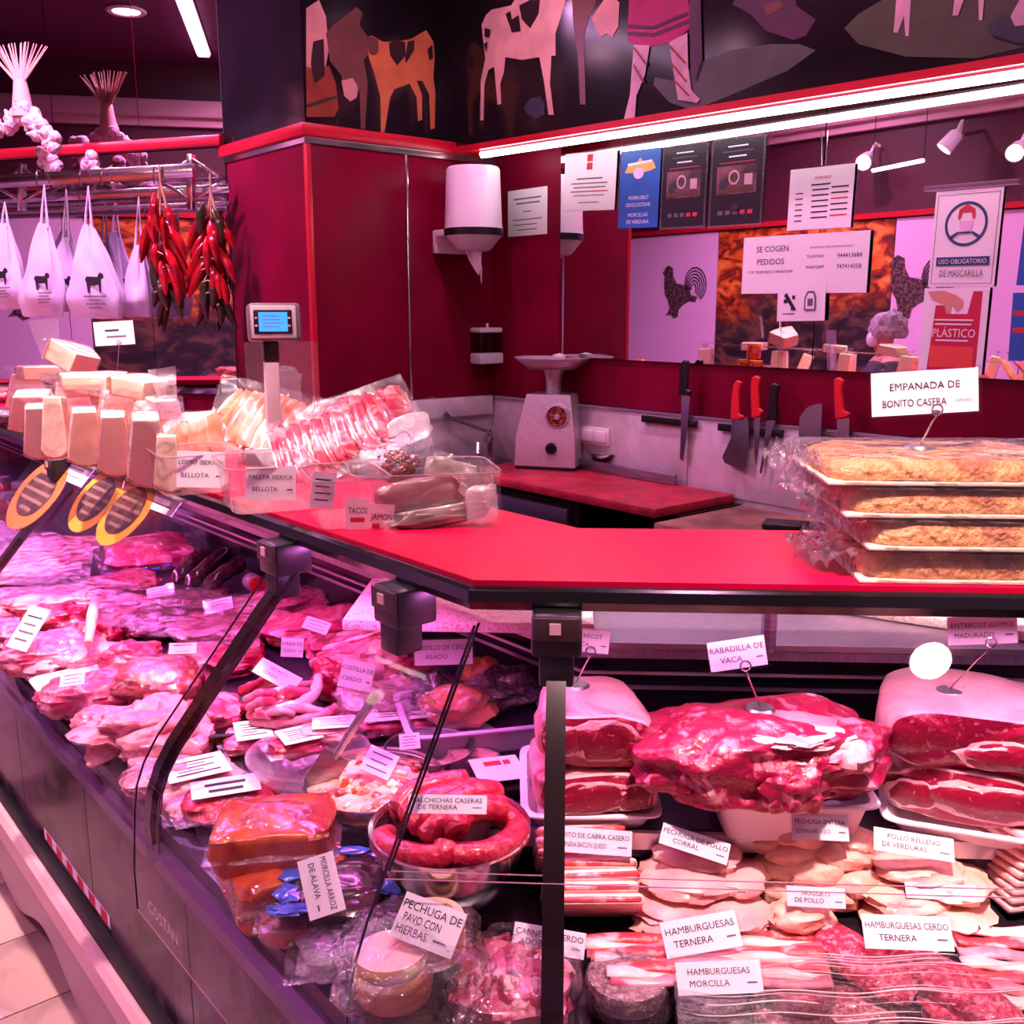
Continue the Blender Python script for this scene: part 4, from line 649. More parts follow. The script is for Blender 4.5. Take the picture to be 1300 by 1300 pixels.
def card(label, lines, c, w, h, yaw=0, tilt=12, roll=0, stand=None, group='price cards', name='price_card', cat='price card', sleeve=True, paper='paper'):
    M = face(c, yaw, tilt, roll); t = sheet(name, label, cat, M, w, h, lines, paper, group, th=.001)
    if sleeve: MB(M).box((0, 0, .0025), (w+.008, h+.008, .0006)).build('clear_sleeve', 'card_film', t, sm=0)
    if stand is not None:
        b = V(stand); rgt = V((HX.x, HX.y, 0)); tp = M @ V((.1*w, -h*.42, .004)); lo = b+V((0, 0, .006))
        lp = [tp+(M.to_3x3() @ V((.008*math.cos(a), .008*math.sin(a), .002))) for a in [math.pi*2*i/12-math.pi/2 for i in range(13)]]
        MB().tube([lo, lo*.3+tp*.7-V((0, 0, .004))]+lp, .0014, 6).build('wire', 'chrome', t); MB().lathe([(.024, -.001), (.024, .002), (.02, .006), (0, .006)], 18, b).build('stand_disc', 'steel', t)
    return t
film('card_film', (.99, .98, .99), .5, .08, .01)
def two(a, b, s=.18): return [(a, 0, .2, s, 'ink', .012), (b, -.12, -.16, s, 'ink', .012, .6), ('=.12', .38, -.18, .05, 'gray_ink')]
def rules(n=3, w=.7, s=.045): return [('=%.2f' % (w-.12*(q % 2)), -.03*(q % 2), .28-.56*q/max(1, n-1), s, 'gray_ink' if q else 'ink') for q in range(n)]
def cpx(px, py, wp, hp, base): c = pl(px, py, base, HY); k = mpp(c); return c, wp*k, hp*k
# ---------------------------------------------------------------- right case, upper step: beef
p = RW(*RS(onto(745, 1000, .05, 'U')), .80); tray('foam_tray', 'white foam tray under the stacked rib eye joints', p+NR*-.02, .20, .24, .032, 'foam', 0, .12)
E1 = loaf('rib_eye_joint', 'lower rib eye beef joint in the stack of two, cut face forward', 742, 985, 150, .075, .2, 3, 3, 'U', [(-.05, 0, .62, .62), (.62, -.05, .25, .5)], p=p+V((0, 0, .022)))
E2 = loaf('rib_eye_joint', 'upper rib eye beef joint in the stack, with a price card on top', 742, 915, 142, .088, .2, 3, 7, 'U', [(-.55, .12, .3, .5), (.12, .05, .5, .62), (.6, -.2, .22, .4)], p=p+V((0, .0, .1))+NR*-.012)
b = V(E2[1])+V((0, 0, .086))+NR*-.03; c, w_, h_ = cpx(745, 813, 46, 30, b); card('ENTRECOT VACA price card above the rib eye stack', two('ENTRECOT', 'VACA'), c, w_*1.25, h_, 0, 8, -6, b-HX*.02)
p2 = RW(*RS(onto(985, 1005, .06, 'U')), .80); tray('steel_tray', 'deep pale tray under the large rump piece', p2, .235, .24, .07, 'tray_white', 0, .16)
o, pm, M = lump('beef_rump', 'large irregular rump of beef overhanging its pale tray', 'meat', 962, 945, 300, .22, .13, 'beef', 4, 11, .12, .72, .872, sc=2.1, am2=.035, nu=120, nv=60)
for q, (x, y, z, s) in enumerate(((.04, -.02, .115, (.17, .16, .024)), (.11, -.06, .085, (.08, .10, .05)))): MB(up(pm, 4) @ Matrix.Translation((x, y, z-.01))).blob(s, q+3, .12, 2, .8, 48, 24, -1, .04).build('fat_layer', 'beef_fat', o)
for q, (x, y, z, s) in enumerate(((-.115, -.03, .05, (.09, .13, .08)), (-.09, .0, .08, (.11, .14, .07)), (.02, -.09, .04, (.1, .07, .07)))): MB(up(pm, 4) @ Matrix.Translation((x, y, z))).blob(s, q+13, .14, 2.5, .8, 48, 28, -1, .04).build('lean_muscle', 'beef', o)
b = pl(965, 893, pm, HY); b = V((b.x, b.y, pm.z+.122)); c, w_, h_ = cpx(936, 830, 72, 38, b); card('RABADILLA DE VACA price card standing on the rump of beef', two('RABADILLA DE', 'VACA', .2), c, w_, h_, -4, 8, 10, b)
p3 = RW(*RS(onto(1225, 1010, .05, 'U')), .80); tray('foam_tray', 'white foam tray under the right hand beef joints', p3+DR*.01, .26, .26, .03, 'foam', -20, .12)
E3 = loaf('sirloin_joint', 'lower sirloin joint on the right tray, deep red cut face', 1205, 1000, 210, .085, .2, -22, 21, 'U', [(.18, .0, .62, .6), (-.62, -.1, .25, .5)], p=p3+V((0, 0, .022)))
E4 = loaf('sirloin_joint', 'upper sirloin joint with a smooth fat cap on the right tray', 1200, 920, 215, .095, .24, -18, 25, 'U', [(.35, -.25, .5, .42)], side='fat', p=p3+V((0, 0, .106))+NR*-.02)
b = V(E4[1])+V((0, 0, .092))-HX*.0; b = pl(1205, 880, b, HY); c, w_, h_ = cpx(1247, 800, 84, 36, b); card('ENTRECOT price card standing on the upper sirloin', two('ENTRECOT (LOMO)', 'MADURADO', .17), c, w_, h_, -8, 8, 5, b)
lump('rolled_beef', 'dark rolled beef at the right edge behind the sirloin', 'meat', 1305, 905, 70, .16, .1, 'beef', 0, 33, .12, .8, 'U')
# ---------------------------------------------------------------- right case, lower deck
random.seed(5)
def stack(name, label, px, py, wpx, n, th, depth, m2, yaw, deck='R', lean=.6, seed=1, jit=.006):
    """leaning stack of layered slices, each slice a part with a lean core between fat rims"""
    p = onto(px, py, .03, deck); w = wpx*mpp(p); t = T(name, label, 'meat', p); rnd = random.Random(seed)
    for i in range(n):
        M = up(p, yaw+rnd.uniform(-3, 3)) @ Matrix.Translation((rnd.uniform(-jit, jit), -depth*.5+i*depth/n*1.0, .012+.028*i/n*2)) @ Matrix.Rotation(lean, 4, 'X')
        s = MB(M).box((0, 0, .02), (w*rnd.uniform(.94, 1.04), th*.9, .075), th*.35).build('slice', m2[0], t)
        MB(M).box((0, -.001, .021), (w*.97, th*.45, .077), th*.2).build('lean_layer', m2[1], s)
    return t, p
stack('layered_slices', 'stack of layered pork and cheese slices with a card behind', 742, 1120, 118, 7, .02, .13, ('bacon_fat', 'bacon_red'), 3, lean=.75)
c = rd(752, 1068, .115); w_, h_ = 100*mpp(c), 28*mpp(c); card('long white card lying across the layered slices', two('RAVITO DE CABRA CASERO', 'TERNERA BACON QUESO', .2), c, w_, h_*1.1, 0, 35, -4)
def pile(name, label, spots, m, deck='R', group=None, amp=.14, e=.85, film_=None):
    for q, (px, py, w, d, h, yaw, z) in enumerate(spots):
        p = onto(px, py, h, deck) if isinstance(deck, str) else onto(px, py, h, deck); 
        dk = dict(L=ld, R=rd, U=ru)[deck](px, py, z+h/2); p = V((dk.x, dk.y, dk.z-h/2)); k = mpp(p); M = up(p, yaw) @ Matrix.Translation((0, 0, h*.45))
        MB(M).blob((w*k, d, h), q*3.1+px*.01, amp, 1.8, e, 28, 16, -.9, .04).build(name, m, None, label(q) if callable(label) else label, 'meat', group, loc=p)
pos = ['nearest the glass', 'at the bottom left', 'at the bottom right', 'in the middle', 'on top', 'at the back', 'at the far end', 'half hidden at the side', 'leaning on the others', 'under the card', 'beside the card', 'lowest in the pile']
pile('chicken_fillet', lambda q: 'pale chicken breast fillet in the fanned pile, '+pos[q], [(865, 1170, 120, .12, .03, 10, 0), (850, 1140, 110, .12, .03, -15, .012), (920, 1150, 110, .14, .035, 30, .01), (880, 1110, 130, .12, .035, 5, .035), (885, 1082, 110, .1, .03, -10, .05), (930, 1110, 90, .1, .03, 50, .035)], 'fillet', group='chicken breast fillets')
c = rd(882, 1071, .115); w_, h_ = 88*mpp(c), 22*mpp(c); card('slanted white card on the chicken breast fillets', two('PECHUGA DE POLLO', 'CORRAL', .24), c, w_, h_*1.2, 0, 40, -18)
pile('chicken_piece', lambda q: 'plump raw chicken piece in the heap behind the nuggets, '+pos[q], [(1000, 1125, 75, .06, .04, 20, 0), (1050, 1135, 80, .06, .04, -10, 0), (985, 1100, 70, .06, .04, -30, .02), (1040, 1105, 85, .06, .045, 10, .025), (1090, 1115, 70, .06, .04, 40, .02), (1010, 1080, 80, .06, .04, 0, .045), (975, 1065, 60, .055, .04, -20, .05), (1065, 1085, 80, .06, .04, -15, .045), (1020, 1058, 70, .055, .04, 15, .07), (1085, 1068, 60, .055, .035, 30, .06)], 'chicken', group='chicken pieces', amp=.1)
c = rd(1041, 1050, .13); w_, h_ = 72*mpp(c), 32*mpp(c); card('PECHUGA ENTERA card on the heap of chicken pieces', two('PECHUGA ENTERA', 'CON HUESO', .17), c, w_, h_, 0, 30, -2)
pile('turkey_fillet', lambda q: 'thin pale fillet fanned out at the right, '+pos[q], [(1160, 1165, 130, .14, .025, 15, 0), (1190, 1145, 120, .14, .025, -10, .012), (1150, 1130, 110, .12, .03, 20, .02), (1200, 1115, 110, .12, .03, -20, .03), (1165, 1098, 110, .1, .03, 0, .045)], 'chicken', group='thin fillets', amp=.12)
c = rd(1160, 1072, .115); w_, h_ = 100*mpp(c), 24*mpp(c); card('long white card on the thin fillets at the right', two('POLLO RELLENO', 'DE VERDURAS', .22), c, w_, h_*1.2, 0, 40, -9)
for q in range(9):
    p = rd(1292+q*1.5, 1135-q*11, .012*q); MB(up(p, 12+q*1.5)).box((0, 0, .008), (.11, .1, .011), .005).build('meat_slice', 'fillet', None, 'pink meat slice in the stack at the right edge, slice %s' % ('at the bottom', 'second lowest', 'third lowest', 'fourth lowest', 'in the middle', 'fourth from the top', 'third from the top', 'second from the top', 'on top')[q], 'meat', 'sliced meat stack')
c = rd(1036, 1139, .085); w_, h_ = 74*mpp(c), 22*mpp(c); card('NUGGETS DE POLLO card in front of the chicken pieces', two('NUGGETS', 'DE POLLO', .24), c, w_, h_*1.1, 0, 30, -3)
pile('chicken_nugget', lambda q: 'pale round chicken nugget behind the minced roll, '+pos[q], [(1000, 1170, 70, .07, .045, 0, 0), (1030, 1178, 70, .07, .045, 30, .0), (1015, 1160, 70, .06, .04, 10, .03)], 'chicken', group='chicken nuggets')
# front row: film covered burgers, minced rolls
pile('minced_roll', lambda q: ('long roll of coarse red mince running towards the glass', 'darker red mince roll beside a chorizo burger', 'red mince lying at the bottom edge')[q], [(1085, 1215, 66, .2, .04, 28, .012), (1200, 1245, 70, .22, .045, 33, .012), (1230, 1280, 120, .1, .03, 20, 0)], 'mince', group='minced meat rolls', amp=.08)
def burger(px, py, wp, h, m, lab, z=0, film_=True):
    dk = rd(px, py, z+h/2); p = V((dk.x, dk.y, dk.z-h/2)); r = wp*mpp(p)/2; t = T('burger', lab, 'burger', p, 'burgers under film')
    pr = [(0, 0), (r*.9, .0), (r*.99, h*.25), (r, h*.6), (r*.93, h*.95), (r*.5, h), (0, h)]
    mb = MB(); mb.lathe(pr, 30, p); mb.build('patty', m, t)
    if film_: mb = MB(); mb.lathe([(r*1.03, h*.1), (r*1.04, h*.6), (r*.97, h*1.02), (0, h*1.05)], 24, p); mb.build('film_wrap', 'wrap_fine', t)
burger(800, 1262, 108, .03, 'dark_mince', 'dark minced burger at the bottom of the stack near the black post', 0); burger(796, 1248, 106, .026, 'dark_mince', 'dark minced burger on top of the stack near the black post', .032)
for q, (px, py) in enumerate(((905, 1290), (1000, 1285), (1090, 1290), (1010, 1250), (900, 1255))): burger(px, py, 95, .024, 'dark_mince' if q in (0, 4) else 'mince', 'film covered burger in the front row, '+('left, lowest layer', 'middle, lowest layer', 'right, lowest layer', 'middle, upper layer', 'left, upper layer')[q], .0 if q < 3 else .026)
# long strips of pink pancetta under stretched film
for q in range(9):
    a = rd(735+q*5, 1195+q*6, .03+.004*q); bb_ = rd(1040+q*2, 1190+q*7, .03+.004*q); m_ = (a+bb_)/2; n_ = 14
    def sf(u, v, a=a, bb_=bb_, q=q): p = a.lerp(bb_, u); return p+NR*((v-.5)*.022)+V((0, 0, .004*math.sin(u*9+q*2)+.002*math.sin(v*3)))
    mb = MB(); mb.grid(sf, n_, 3); mb.build('pancetta_strip', ('bacon_red', 'bacon_fat', 'pork_pale')[q % 3], None, 'long thin pancetta strip under film, '+('farthest back', 'second', 'third', 'fourth', 'fifth', 'sixth', 'seventh', 'second nearest', 'nearest')[q]+' of the strips behind the burgers', 'meat', 'pancetta strips', thick=.004)
for q in range(7):
    a = rd(1210+q*4, 1180+q*14, .03+.003*q); bb_ = rd(1330, 1186+q*15, .03+.003*q)
    def sf(u, v, a=a, bb_=bb_, q=q): p = a.lerp(bb_, u); return p+NR*((v-.5)*.024)+V((0, 0, .003*math.sin(u*9+q*2)))
    mb = MB(); mb.grid(sf, 10, 3); mb.build('pancetta_strip', ('bacon_fat', 'bacon_red', 'pork_pale')[q % 3], None, 'bacon strip at the right edge of the case, '+('farthest back', 'second', 'third', 'middle', 'fifth', 'second nearest', 'nearest')[q], 'meat', 'bacon strips at the right', thick=.004)
film('film_streak', (.99, .97, .98), 1, .1, .08, bs=1., bn=10, st=(1, 22, 1), haze=.0, rz=-math.radians(47))
def fs(u, v):
    p = rd(850, 1212, .075).lerp(rd(1330, 1212, .075), u); o = NR*(v*.17); return p+o+V((0, 0, -.028*v-.05*(v > .97)+.003*math.sin(u*20+v*5)))
mb = MB(); mb.grid(fs, 40, 14); fo_ = mb.build('stretch_film', 'film_streak', None, 'crinkled clear film stretched over the burgers at the front of the right case', 'film'); mat('film_fold', 'd8b4b4', .15, coat=.6); rf_ = random.Random(6)
for q in range(24):
    v0 = rf_.uniform(.02, .95); u0 = rf_.uniform(0, .55); u1 = min(1, u0+rf_.uniform(.2, .6)); MB().tube([V(fs(u0+(u1-u0)*i/16, min(.96, v0+.004*math.sin(i*.4+q))))+V((0, 0, .002)) for i in range(17)], [.0004]+[rf_.uniform(.0003, .0011)]*15+[.0004], 5).build('film_fold', 'film_fold', fo_)  # pale threads: highlights on the stretched film, put in as coloured shapes
for a in (dict(l='HAMBURGUESAS card slanted on the pancetta strips', t=two('HAMBURGUESAS', 'TERNERA', .2), x=890, y=1186, w=98, h=36, r=9, z=.075), dict(l='HAMBURGUESAS card lying on the dark burgers', t=two('HAMBURGUESAS', 'MORCILLA', .2), x=913, y=1241, w=108, h=32, r=2, z=.085), dict(l='HAMBURGUESAS card on the minced roll', t=two('HAMBURGUESAS CERDO', 'TERNERA', .2), x=1152, y=1184, w=112, h=34, r=-2, z=.085), dict(l='narrow card half hidden on the thin fillets', t=rules(2), x=1195, y=1132, w=90, h=16, r=-3, z=.06), dict(l='white card on the bag of marinated cubes behind the post', t=two('CARNE DE CERDO', 'ADOBADO', .24), x=697, y=1194, w=92, h=26, r=-9, z=.07)):
    c = rd(a['x'], a['y'], a['z']); k = mpp(c); card(a['l'], a['t'], c, a['w']*k, a['h']*k*1.2, 0, 42, a['r'])
# ---------------------------------------------------------------- counter top, right: empanadas
mat('pastry', 'b8743c', .5, c2='dca468', ns=30, lo=.35, hi=.65, det=9, c3='94522c', ns3=16, lo3=.55, hi3=.68, bs=.9, bn=90); mat('card_gold', 'f0e0c4', .4)
TZ = 1.2185
def ct(px, py, h=0): return pz(px, py, TZ+h)
p0 = ct(1085, 735); kx = mpp(p0)
for q, (x0, x1, zt_, h, dy) in enumerate(((1082, 1420, 0, .047, 0), (1090, 1400, .048, .044, .0), (1062, 1395, .093, .044, .012), (1040, 1390, .138, .04, .02))):
    s0 = RS(p0)[0]+(x0-1082)*kx; w_ = (x1-x0)*kx; cen = RW(s0+w_/2, -.135-dy, TZ+zt_); M = fr(cen, DR, (0, 0, 1))
    t = T('empanada', 'golden tuna empanada slab in clear film, '+('bottom of the stack', 'second from the bottom of the stack', 'third from the bottom of the stack', 'top of the stack under its card')[q], 'empanada', cen, 'empanadas on the counter')
    MB(M).box((0, 0, .003), (w_, .25, .005), .001).build('base_card', 'card_gold', t)
    def pas(u, v, w_=w_, h=h, q=q):
        a = 2*math.pi*u; c, s_ = math.cos(a), math.sin(a); e = .22; ph = v*math.pi/2; r = math.cos(ph)**.28 if v < 1 else 0.0
        x = math.copysign(abs(c)**e, c)*(w_/2-.008)*r; y = math.copysign(abs(s_)**e, s_)*.118*r; return (x, y, .006+(h-.008)*math.sin(ph)**.8*(1+.14*NZ.noise(V((x*18, y*18, q*4))))+.003*NZ.noise(V((x*60, y*60, q))))
    MB(M).grid(pas, 96, 12, True).build('pastry', 'pastry', t)
    def wr(u, v, w_=w_, h=h):
        a = 2*math.pi*u; c, s_ = math.cos(a), math.sin(a); e = .2; k = 1+.02*NZ.noise(V((c*6, s_*6, v*5)))
        return (math.copysign(abs(c)**e, c)*(w_/2+.003)*k*(1 if v < .8 else (1-v)/.2), math.copysign(abs(s_)**e, s_)*.128*k*(1 if v < .8 else (1-v)/.2), min(v/.8, 1)*(h+.001)+(.002*NZ.noise(V((c*9, s_*9, v*9))) if v > .1 else 0))
    MB(M).grid(wr, 60, 9, True).build('film_wrap', 'wrap', t)
    def tail(u, v, w_=w_, h=h, q=q): return (-w_/2-.004-.05*v*(1+.4*NZ.noise(V((u*5, v*3, q)))), (u-.5)*.24*(1-.3*v), h*.5*(1-v)+.006+.016*NZ.noise(V((u*7, v*6, q*3)))*(1+v)+.012)
    MB(M).grid(tail, 18, 8).build('film_tail', 'wrap_fine', t)
tc_ = RW(RS(p0)[0]+.16, -.145, TZ+.177); b = pl(1165, 600, tc_, NR); b = V((b.x, b.y, TZ+.175)); c, w_, h_ = cpx(1174, 498, 138, 55, b)
card('EMPANADA DE BONITO CASERA card standing on the empanadas', [('EMPANADA DE', 0, .16, .17, 'ink', .02), ('BONITO CASERA', -.1, -.22, .17, 'ink', .02, .6), ('12,00 €/KG', .36, -.22, .06, 'gray_ink', 0, .18)], c, w_*.97, h_, -2, 6, 3.5, b)
# ---------------------------------------------------------------- counter top, left: clear tubs with cured meats
mat('cured_ham', '9c0f2c', .34, c2='d87c7c', ns=10, st=(4, 1, 1), lo=.48, hi=.6, dist=1, coat=.3); mat('lomo', 'c86848', .36, c2='e09c78', ns=16, lo=.4, hi=.65, det=5, c3='d05c4c', ns3=12, lo3=.58, hi3=.66, coat=.3); mat('ham_dice', '5c1814', .4, c2='8c3c30', ns=20, coat=.2); mat('gray_pack', '8c7470', .35, c2='5c4844', ns=9, coat=.3)
def tub(px, py, w, d, h, lab, yaw):
    p = ct(px, py); M = up(p, yaw) @ Matrix.Translation((0, d/2, 0)); t = T('clear_tub', lab, 'plastic tub', p, 'clear plastic tubs on the counter')
    def rp(s, z, r=0): return [(math.copysign(abs(math.cos(a))**.25, math.cos(a))*(w/2*s+r), math.copysign(abs(math.sin(a))**.25, math.sin(a))*(d/2*s+r), z) for a in [2*math.pi*i/36+.087 for i in range(36)]]
    R_ = [rp(.9, .001), rp(.95, h*.5), rp(1, h), rp(1, h, .007), rp(1, h-.004, .008)]; n = 36; mb = MB(M); mb.add([q for r in R_ for q in r], [(i*n+j, i*n+(j+1) % n, (i+1)*n+(j+1) % n, (i+1)*n+j) for i in range(len(R_)-1) for j in range(n)]+[tuple(range(n))[::-1]]); mb.build('tub_shell', 'plastic_clear', t)
    mb = MB(M); mb.tube([V(q) for q in R_[3]], .0012, 5, closed=True); mb.build('tub_rim', 'tub_rim', t)
    return t, p, M
mat('tub_rim', 'a88c98', .15, coat=.5)
def pack(parent_or_label, M, w, h, th, m, seed, name='vacuum_pack', group='vacuum packs in the tubs', slices=0, film_='wrap', border=.16, cat='meat pack', contents=.8, sticker=None, e=.55):
    """flat sealed pack lying in its frame's XY plane"""
    t = T(name, parent_or_label, cat, M @ V((0, -h/2, 0)), group)
    if slices:
        rnd = random.Random(seed)
        for i in range(slices):
            x = (i+.5)/slices-.5; MB(M @ Matrix.Translation((x*w*contents, rnd.uniform(-.006, .006), th*.3+.002*(i % 3))) @ Matrix.Rotation(rnd.uniform(-.08, .08)-.3, 4, 'Z') @ Matrix.Rotation(.35, 4, 'Y')).blob((w*contents/slices*2.1, h*contents*rnd.uniform(.9, 1), th*.3), seed+i, .12, 2.5, .7, 20, 10).build('slice', m, t)
    else: MB(M @ Matrix.Translation((0, 0, th*.3))).blob((w*contents, h*contents, th), seed, .12 if e > .5 else .05, 2, e, 36, 18, -1, .04).build('contents', m, t)
    def top_(u, v):
        x, y = u*2-1, v*2-1; bz = max(0, 1-abs(x/contents)**3)*max(0, 1-abs(y/contents)**3); nz = NZ.noise(V((x*3+seed, y*3, seed)))
        return (x*w/2*(1+.02*nz), y*h/2*(1+.02*nz), th*.3+th*.62*bz+.004*nz*(1-bz)+.002*NZ.noise(V((x*9, y*9, seed))))
    MB(M).grid(top_, 22, 18).build('film_cover', film_, t)
    def bot_(u, v): x, y = u*2-1, v*2-1; bz = max(0, 1-abs(x/contents)**3)*max(0, 1-abs(y/contents)**3); return (x*w/2, y*h/2, th*.3-th*.5*bz)
    MB(M).grid(bot_, 10, 8).build('film_back', film_, t)
    if sticker: sx, sy, sw, sh, ln = sticker; Ms = M @ Matrix.Translation((sx*w, sy*h, th*.95+.003)); mb = MB(Ms); mb.box((0, 0, 0), (sw*w, sh*h, .0006)); mb.build('sticker', 'paper', t, sm=0); sticker_lines(Ms, sw*w, sh*h, ln, t)
    return t
def sticker_lines(M, w, h, ln, t):
    mb = MB(M)
    for s, x, y, ch in ln:
        if s.startswith('='): bw = float(s[1:])*w; mb.add([(x*w-bw/2, (y-ch/2)*h, .0008), (x*w+bw/2, (y-ch/2)*h, .0008), (x*w+bw/2, (y+ch/2)*h, .0008), (x*w-bw/2, (y+ch/2)*h, .0008)], [(0, 1, 2, 3)])
        else: text(mb, s, ch*h, x*w, y*h, .0008, bold=.01, wmax=.92*w)
    mb.build('lettering', 'ink', t, sm=0)
YAWL = 40   # left leg runs away to the left
TUBS = [(262, 628, .16, .2, .085, 'clear tub of sliced pork loin, farthest of the four tubs'), (352, 652, .17, .22, .09, 'clear tub of iberian ham slices with a bellota card'), (452, 672, .13, .2, .09, 'narrow clear tub half hidden behind the diced ham tub'), (545, 668, .26, .2, .095, 'large clear tub with diced ham bag, nearest the corner')]
tb = []
for q, (px, py, w_, d_, h_, lab) in enumerate(TUBS): tb.append(tub(px, py, w_, d_, h_, lab, (30, 24, 20, 12)[q]))
def vp(label, px, py, wp, hp, m, seed, yaw, tilt, roll, z, th=.02, **k):   # pack leaning in a tub, centre at pixel
    c = pz(px, py, z); s = mpp(c); return pack(label, face(c, yaw, tilt, roll), wp*s, hp*s, th, m, seed, **{'film_': 'wrap_soft', **k})
vp('tall pack of pale sliced pork loin behind the lomo card', 340, 540, 140, 120, 'lomo', 3, 25, 40, -20, 1.31, .03, slices=10)
vp('pack of long red ham slices leaning towards the wall', 420, 560, 190, 110, 'cured_ham', 5, 20, 45, 24, 1.30, .03, slices=14)
vp('second pack of red ham slices behind the first', 460, 535, 150, 90, 'cured_ham', 8, 15, 35, 20, 1.32, .02, slices=7)
vp('empty looking clear vacuum bag standing behind the ham packs', 360, 500, 90, 130, 'plastic_clear', 9, 20, 5, 0, 1.34, .006, contents=.5)
vp('milky vacuum bag sticking out right of the ham packs', 520, 545, 90, 60, 'bag_milky', 12, 10, 20, 18, 1.33, .012, contents=.6)
vp('grey vacuum pack standing in the large tub', 580, 610, 100, 60, 'gray_pack', 14, 5, 25, -20, 1.27, .02)
vp('flat grey vacuum pack at the front of the large tub', 530, 632, 130, 60, 'gray_pack', 15, 12, 12, 8, 1.262, .02)
vp('pale pack standing in the farthest tub', 250, 560, 80, 70, 'lomo', 16, 25, 30, 15, 1.30, .02, slices=5)
# bag of diced ham
p = pz(505, 590, 1.30); t = T('diced_ham_bag', 'clear bag of dark diced ham on top of the large tub', 'meat pack', p-V((0, 0, .03)))
rnd = random.Random(4); Mh = face(p, 10, 40, 0)
for i in range(70):
    a, r_ = rnd.uniform(0, 6.28), rnd.random()**.5; x, y = r_*math.cos(a)*.042, r_*math.sin(a)*.03
    MB(Mh @ Matrix.Translation((x, y, .012*(1-r_*r_)*1.4+rnd.uniform(-.002, .005))) @ Matrix.Rotation(rnd.uniform(0, 3), 4, V((rnd.random(), rnd.random(), rnd.random()+.1)))).box((0, 0, 0), (.0095, .0085, .008), .0015).build('ham_cube', 'ham_dice', t)
def bagf(u, v): x, y = u*2-1, v*2-1; b_ = max(0, 1-x*x)*max(0, 1-y*y); nz = NZ.noise(V((x*3, y*3, 5))); return (x*.075+.01*nz, y*.06+.03*(y > .6)*(y-.6)+.01*nz, .034*b_+.008*nz)
MB(Mh).grid(bagf, 26, 22).build('bag_film', 'wrap', t)
for a in (dict(l='LOMO IBERICO BELLOTA card on the farthest tub', t=two('LOMO IBERICO', 'BELLOTA', .13), q=0, x=255, y=596, w=58, h=46, r=-5), dict(l='PALETA IBERICA BELLOTA card on the second tub', t=two('PALETA IBERICA', 'BELLOTA', .13), q=1, x=344, y=614, w=62, h=42, r=-4), dict(l='small folded card with emblem on the narrow tub', t=rules(4), q=2, x=410, y=622, w=30, h=46, r=-8), dict(l='TACOS card on the narrow tub', t=[('TACOS', 0, .1, .2, 'ink', .015, .8), ('=.6', 0, -.2, .15, 'red_ink')], q=2, x=454, y=652, w=30, h=40, r=-4), dict(l='JAMON card on the large tub', t=[('JAMON', 0, .1, .2, 'ink', .015, .85), ('=.3', -.2, -.2, .15, 'red_ink')], q=3, x=484, y=660, w=32, h=40, r=-6)):
    px_, py_ = TUBS[a['q']][:2]; bp = tb[a['q']][1]; c = pl(a['x'], a['y'], bp-V((HY.x, HY.y, 0))*-.012, HY); k = mpp(c); card(a['l'], a['t'], c, a['w']*k, a['h']*k, (22, 20, 18, 16)[a['q']], 4, a['r'], sleeve=False)
# ---------------------------------------------------------------- cheeses
mat('cheese', 'f8e2bc', .45, c2='f4d8a8', ns=6, coat=.1, bs=.05, bn=40); mat('cheese_rind', 'e08a3c', .5, c2='c86c28', ns=20, bs=.2, bn=60)
def wedge(px, py, wp, L, h, yaw, lean, lab, z=0, roll=0, flat=False, ydep=None):
    """wrapped wedge; standing on its rind unless flat"""
    p = ct(px, py, z) if ydep is None else pY(px, py, ydep)
    if ydep is not None: p.z = TZ+z
    s = mpp(p); w_ = wp*s; M = up(p, yaw) @ Matrix.Rotation(math.radians(roll), 4, 'Y') @ (Matrix.Rotation(math.radians(lean), 4, 'X') if flat else Matrix.Rotation(math.radians(90+lean), 4, 'X') @ Matrix.Translation((0, L/2+.001, -h/2)))
    t = T('cheese_wedge', lab, 'cheese', p, 'wrapped cheese wedges'); n = -1 if not flat else 1
    pts = [(x, y*n) for x, y in [(-w_*.3, -L/2), (w_*.3, -L/2), (w_*.5, L*.38), (w_*.28, L*.47), (0, L*.5), (-w_*.28, L*.47), (-w_*.5, L*.38)]]
    if n < 0: pts = pts[::-1]
    mb = MB(M); mb.prism(pts, 0, h); o = mb.build('cheese_body', 'cheese', t, sm=30); bv = o.modifiers.new('b', 'BEVEL'); bv.width = .003; bv.segments = 2
    rp = [(w_*.505, L*.37), (w_*.285, L*.475), (0, L*.507), (-w_*.285, L*.475), (-w_*.505, L*.37), (-w_*.5, L*.34), (-w_*.28, L*.455), (0, L*.485), (w_*.28, L*.455), (w_*.5, L*.34)]
    mb = MB(M); mb.prism([(x, y*n) for x, y in rp], -.001, h+.001); mb.build('rind', 'cheese_rind', t, sm=30)
    def wf_(u, v):
        i = u*7; a = int(i) % 7; f0 = i-int(i); q = V((*pts[a], 0)).lerp(V((*pts[(a+1) % 7], 0)), f0)*1.06; nz = NZ.noise(V((u*9, v*7, px*.1)))
        if v < .2: return (q.x*(.2+4*v), q.y*(.2+4*v), -.002+.001*nz)
        if v > .8: k = (1-v)*5; return (q.x*k, q.y*k, h+.003+.002*nz)
        return (q.x+.003*nz, q.y+.003*nz, -.002+(v-.2)/.6*(h+.004))
    MB(M).grid(wf_, 28, 12, True).build('film_wrap', 'wrap', t)
    if not flat:
        def fl_(u, v): nz = NZ.noise(V((u*4, v*4, px*.2))); return ((u-.5)*w_*(.55+.6*v), L/2+.03*v+.004*nz if n < 0 else 0, h/2+.014*nz*v)
        MB(M).grid(fl_, 8, 5).build('film_tail', 'wrap_fine', t)
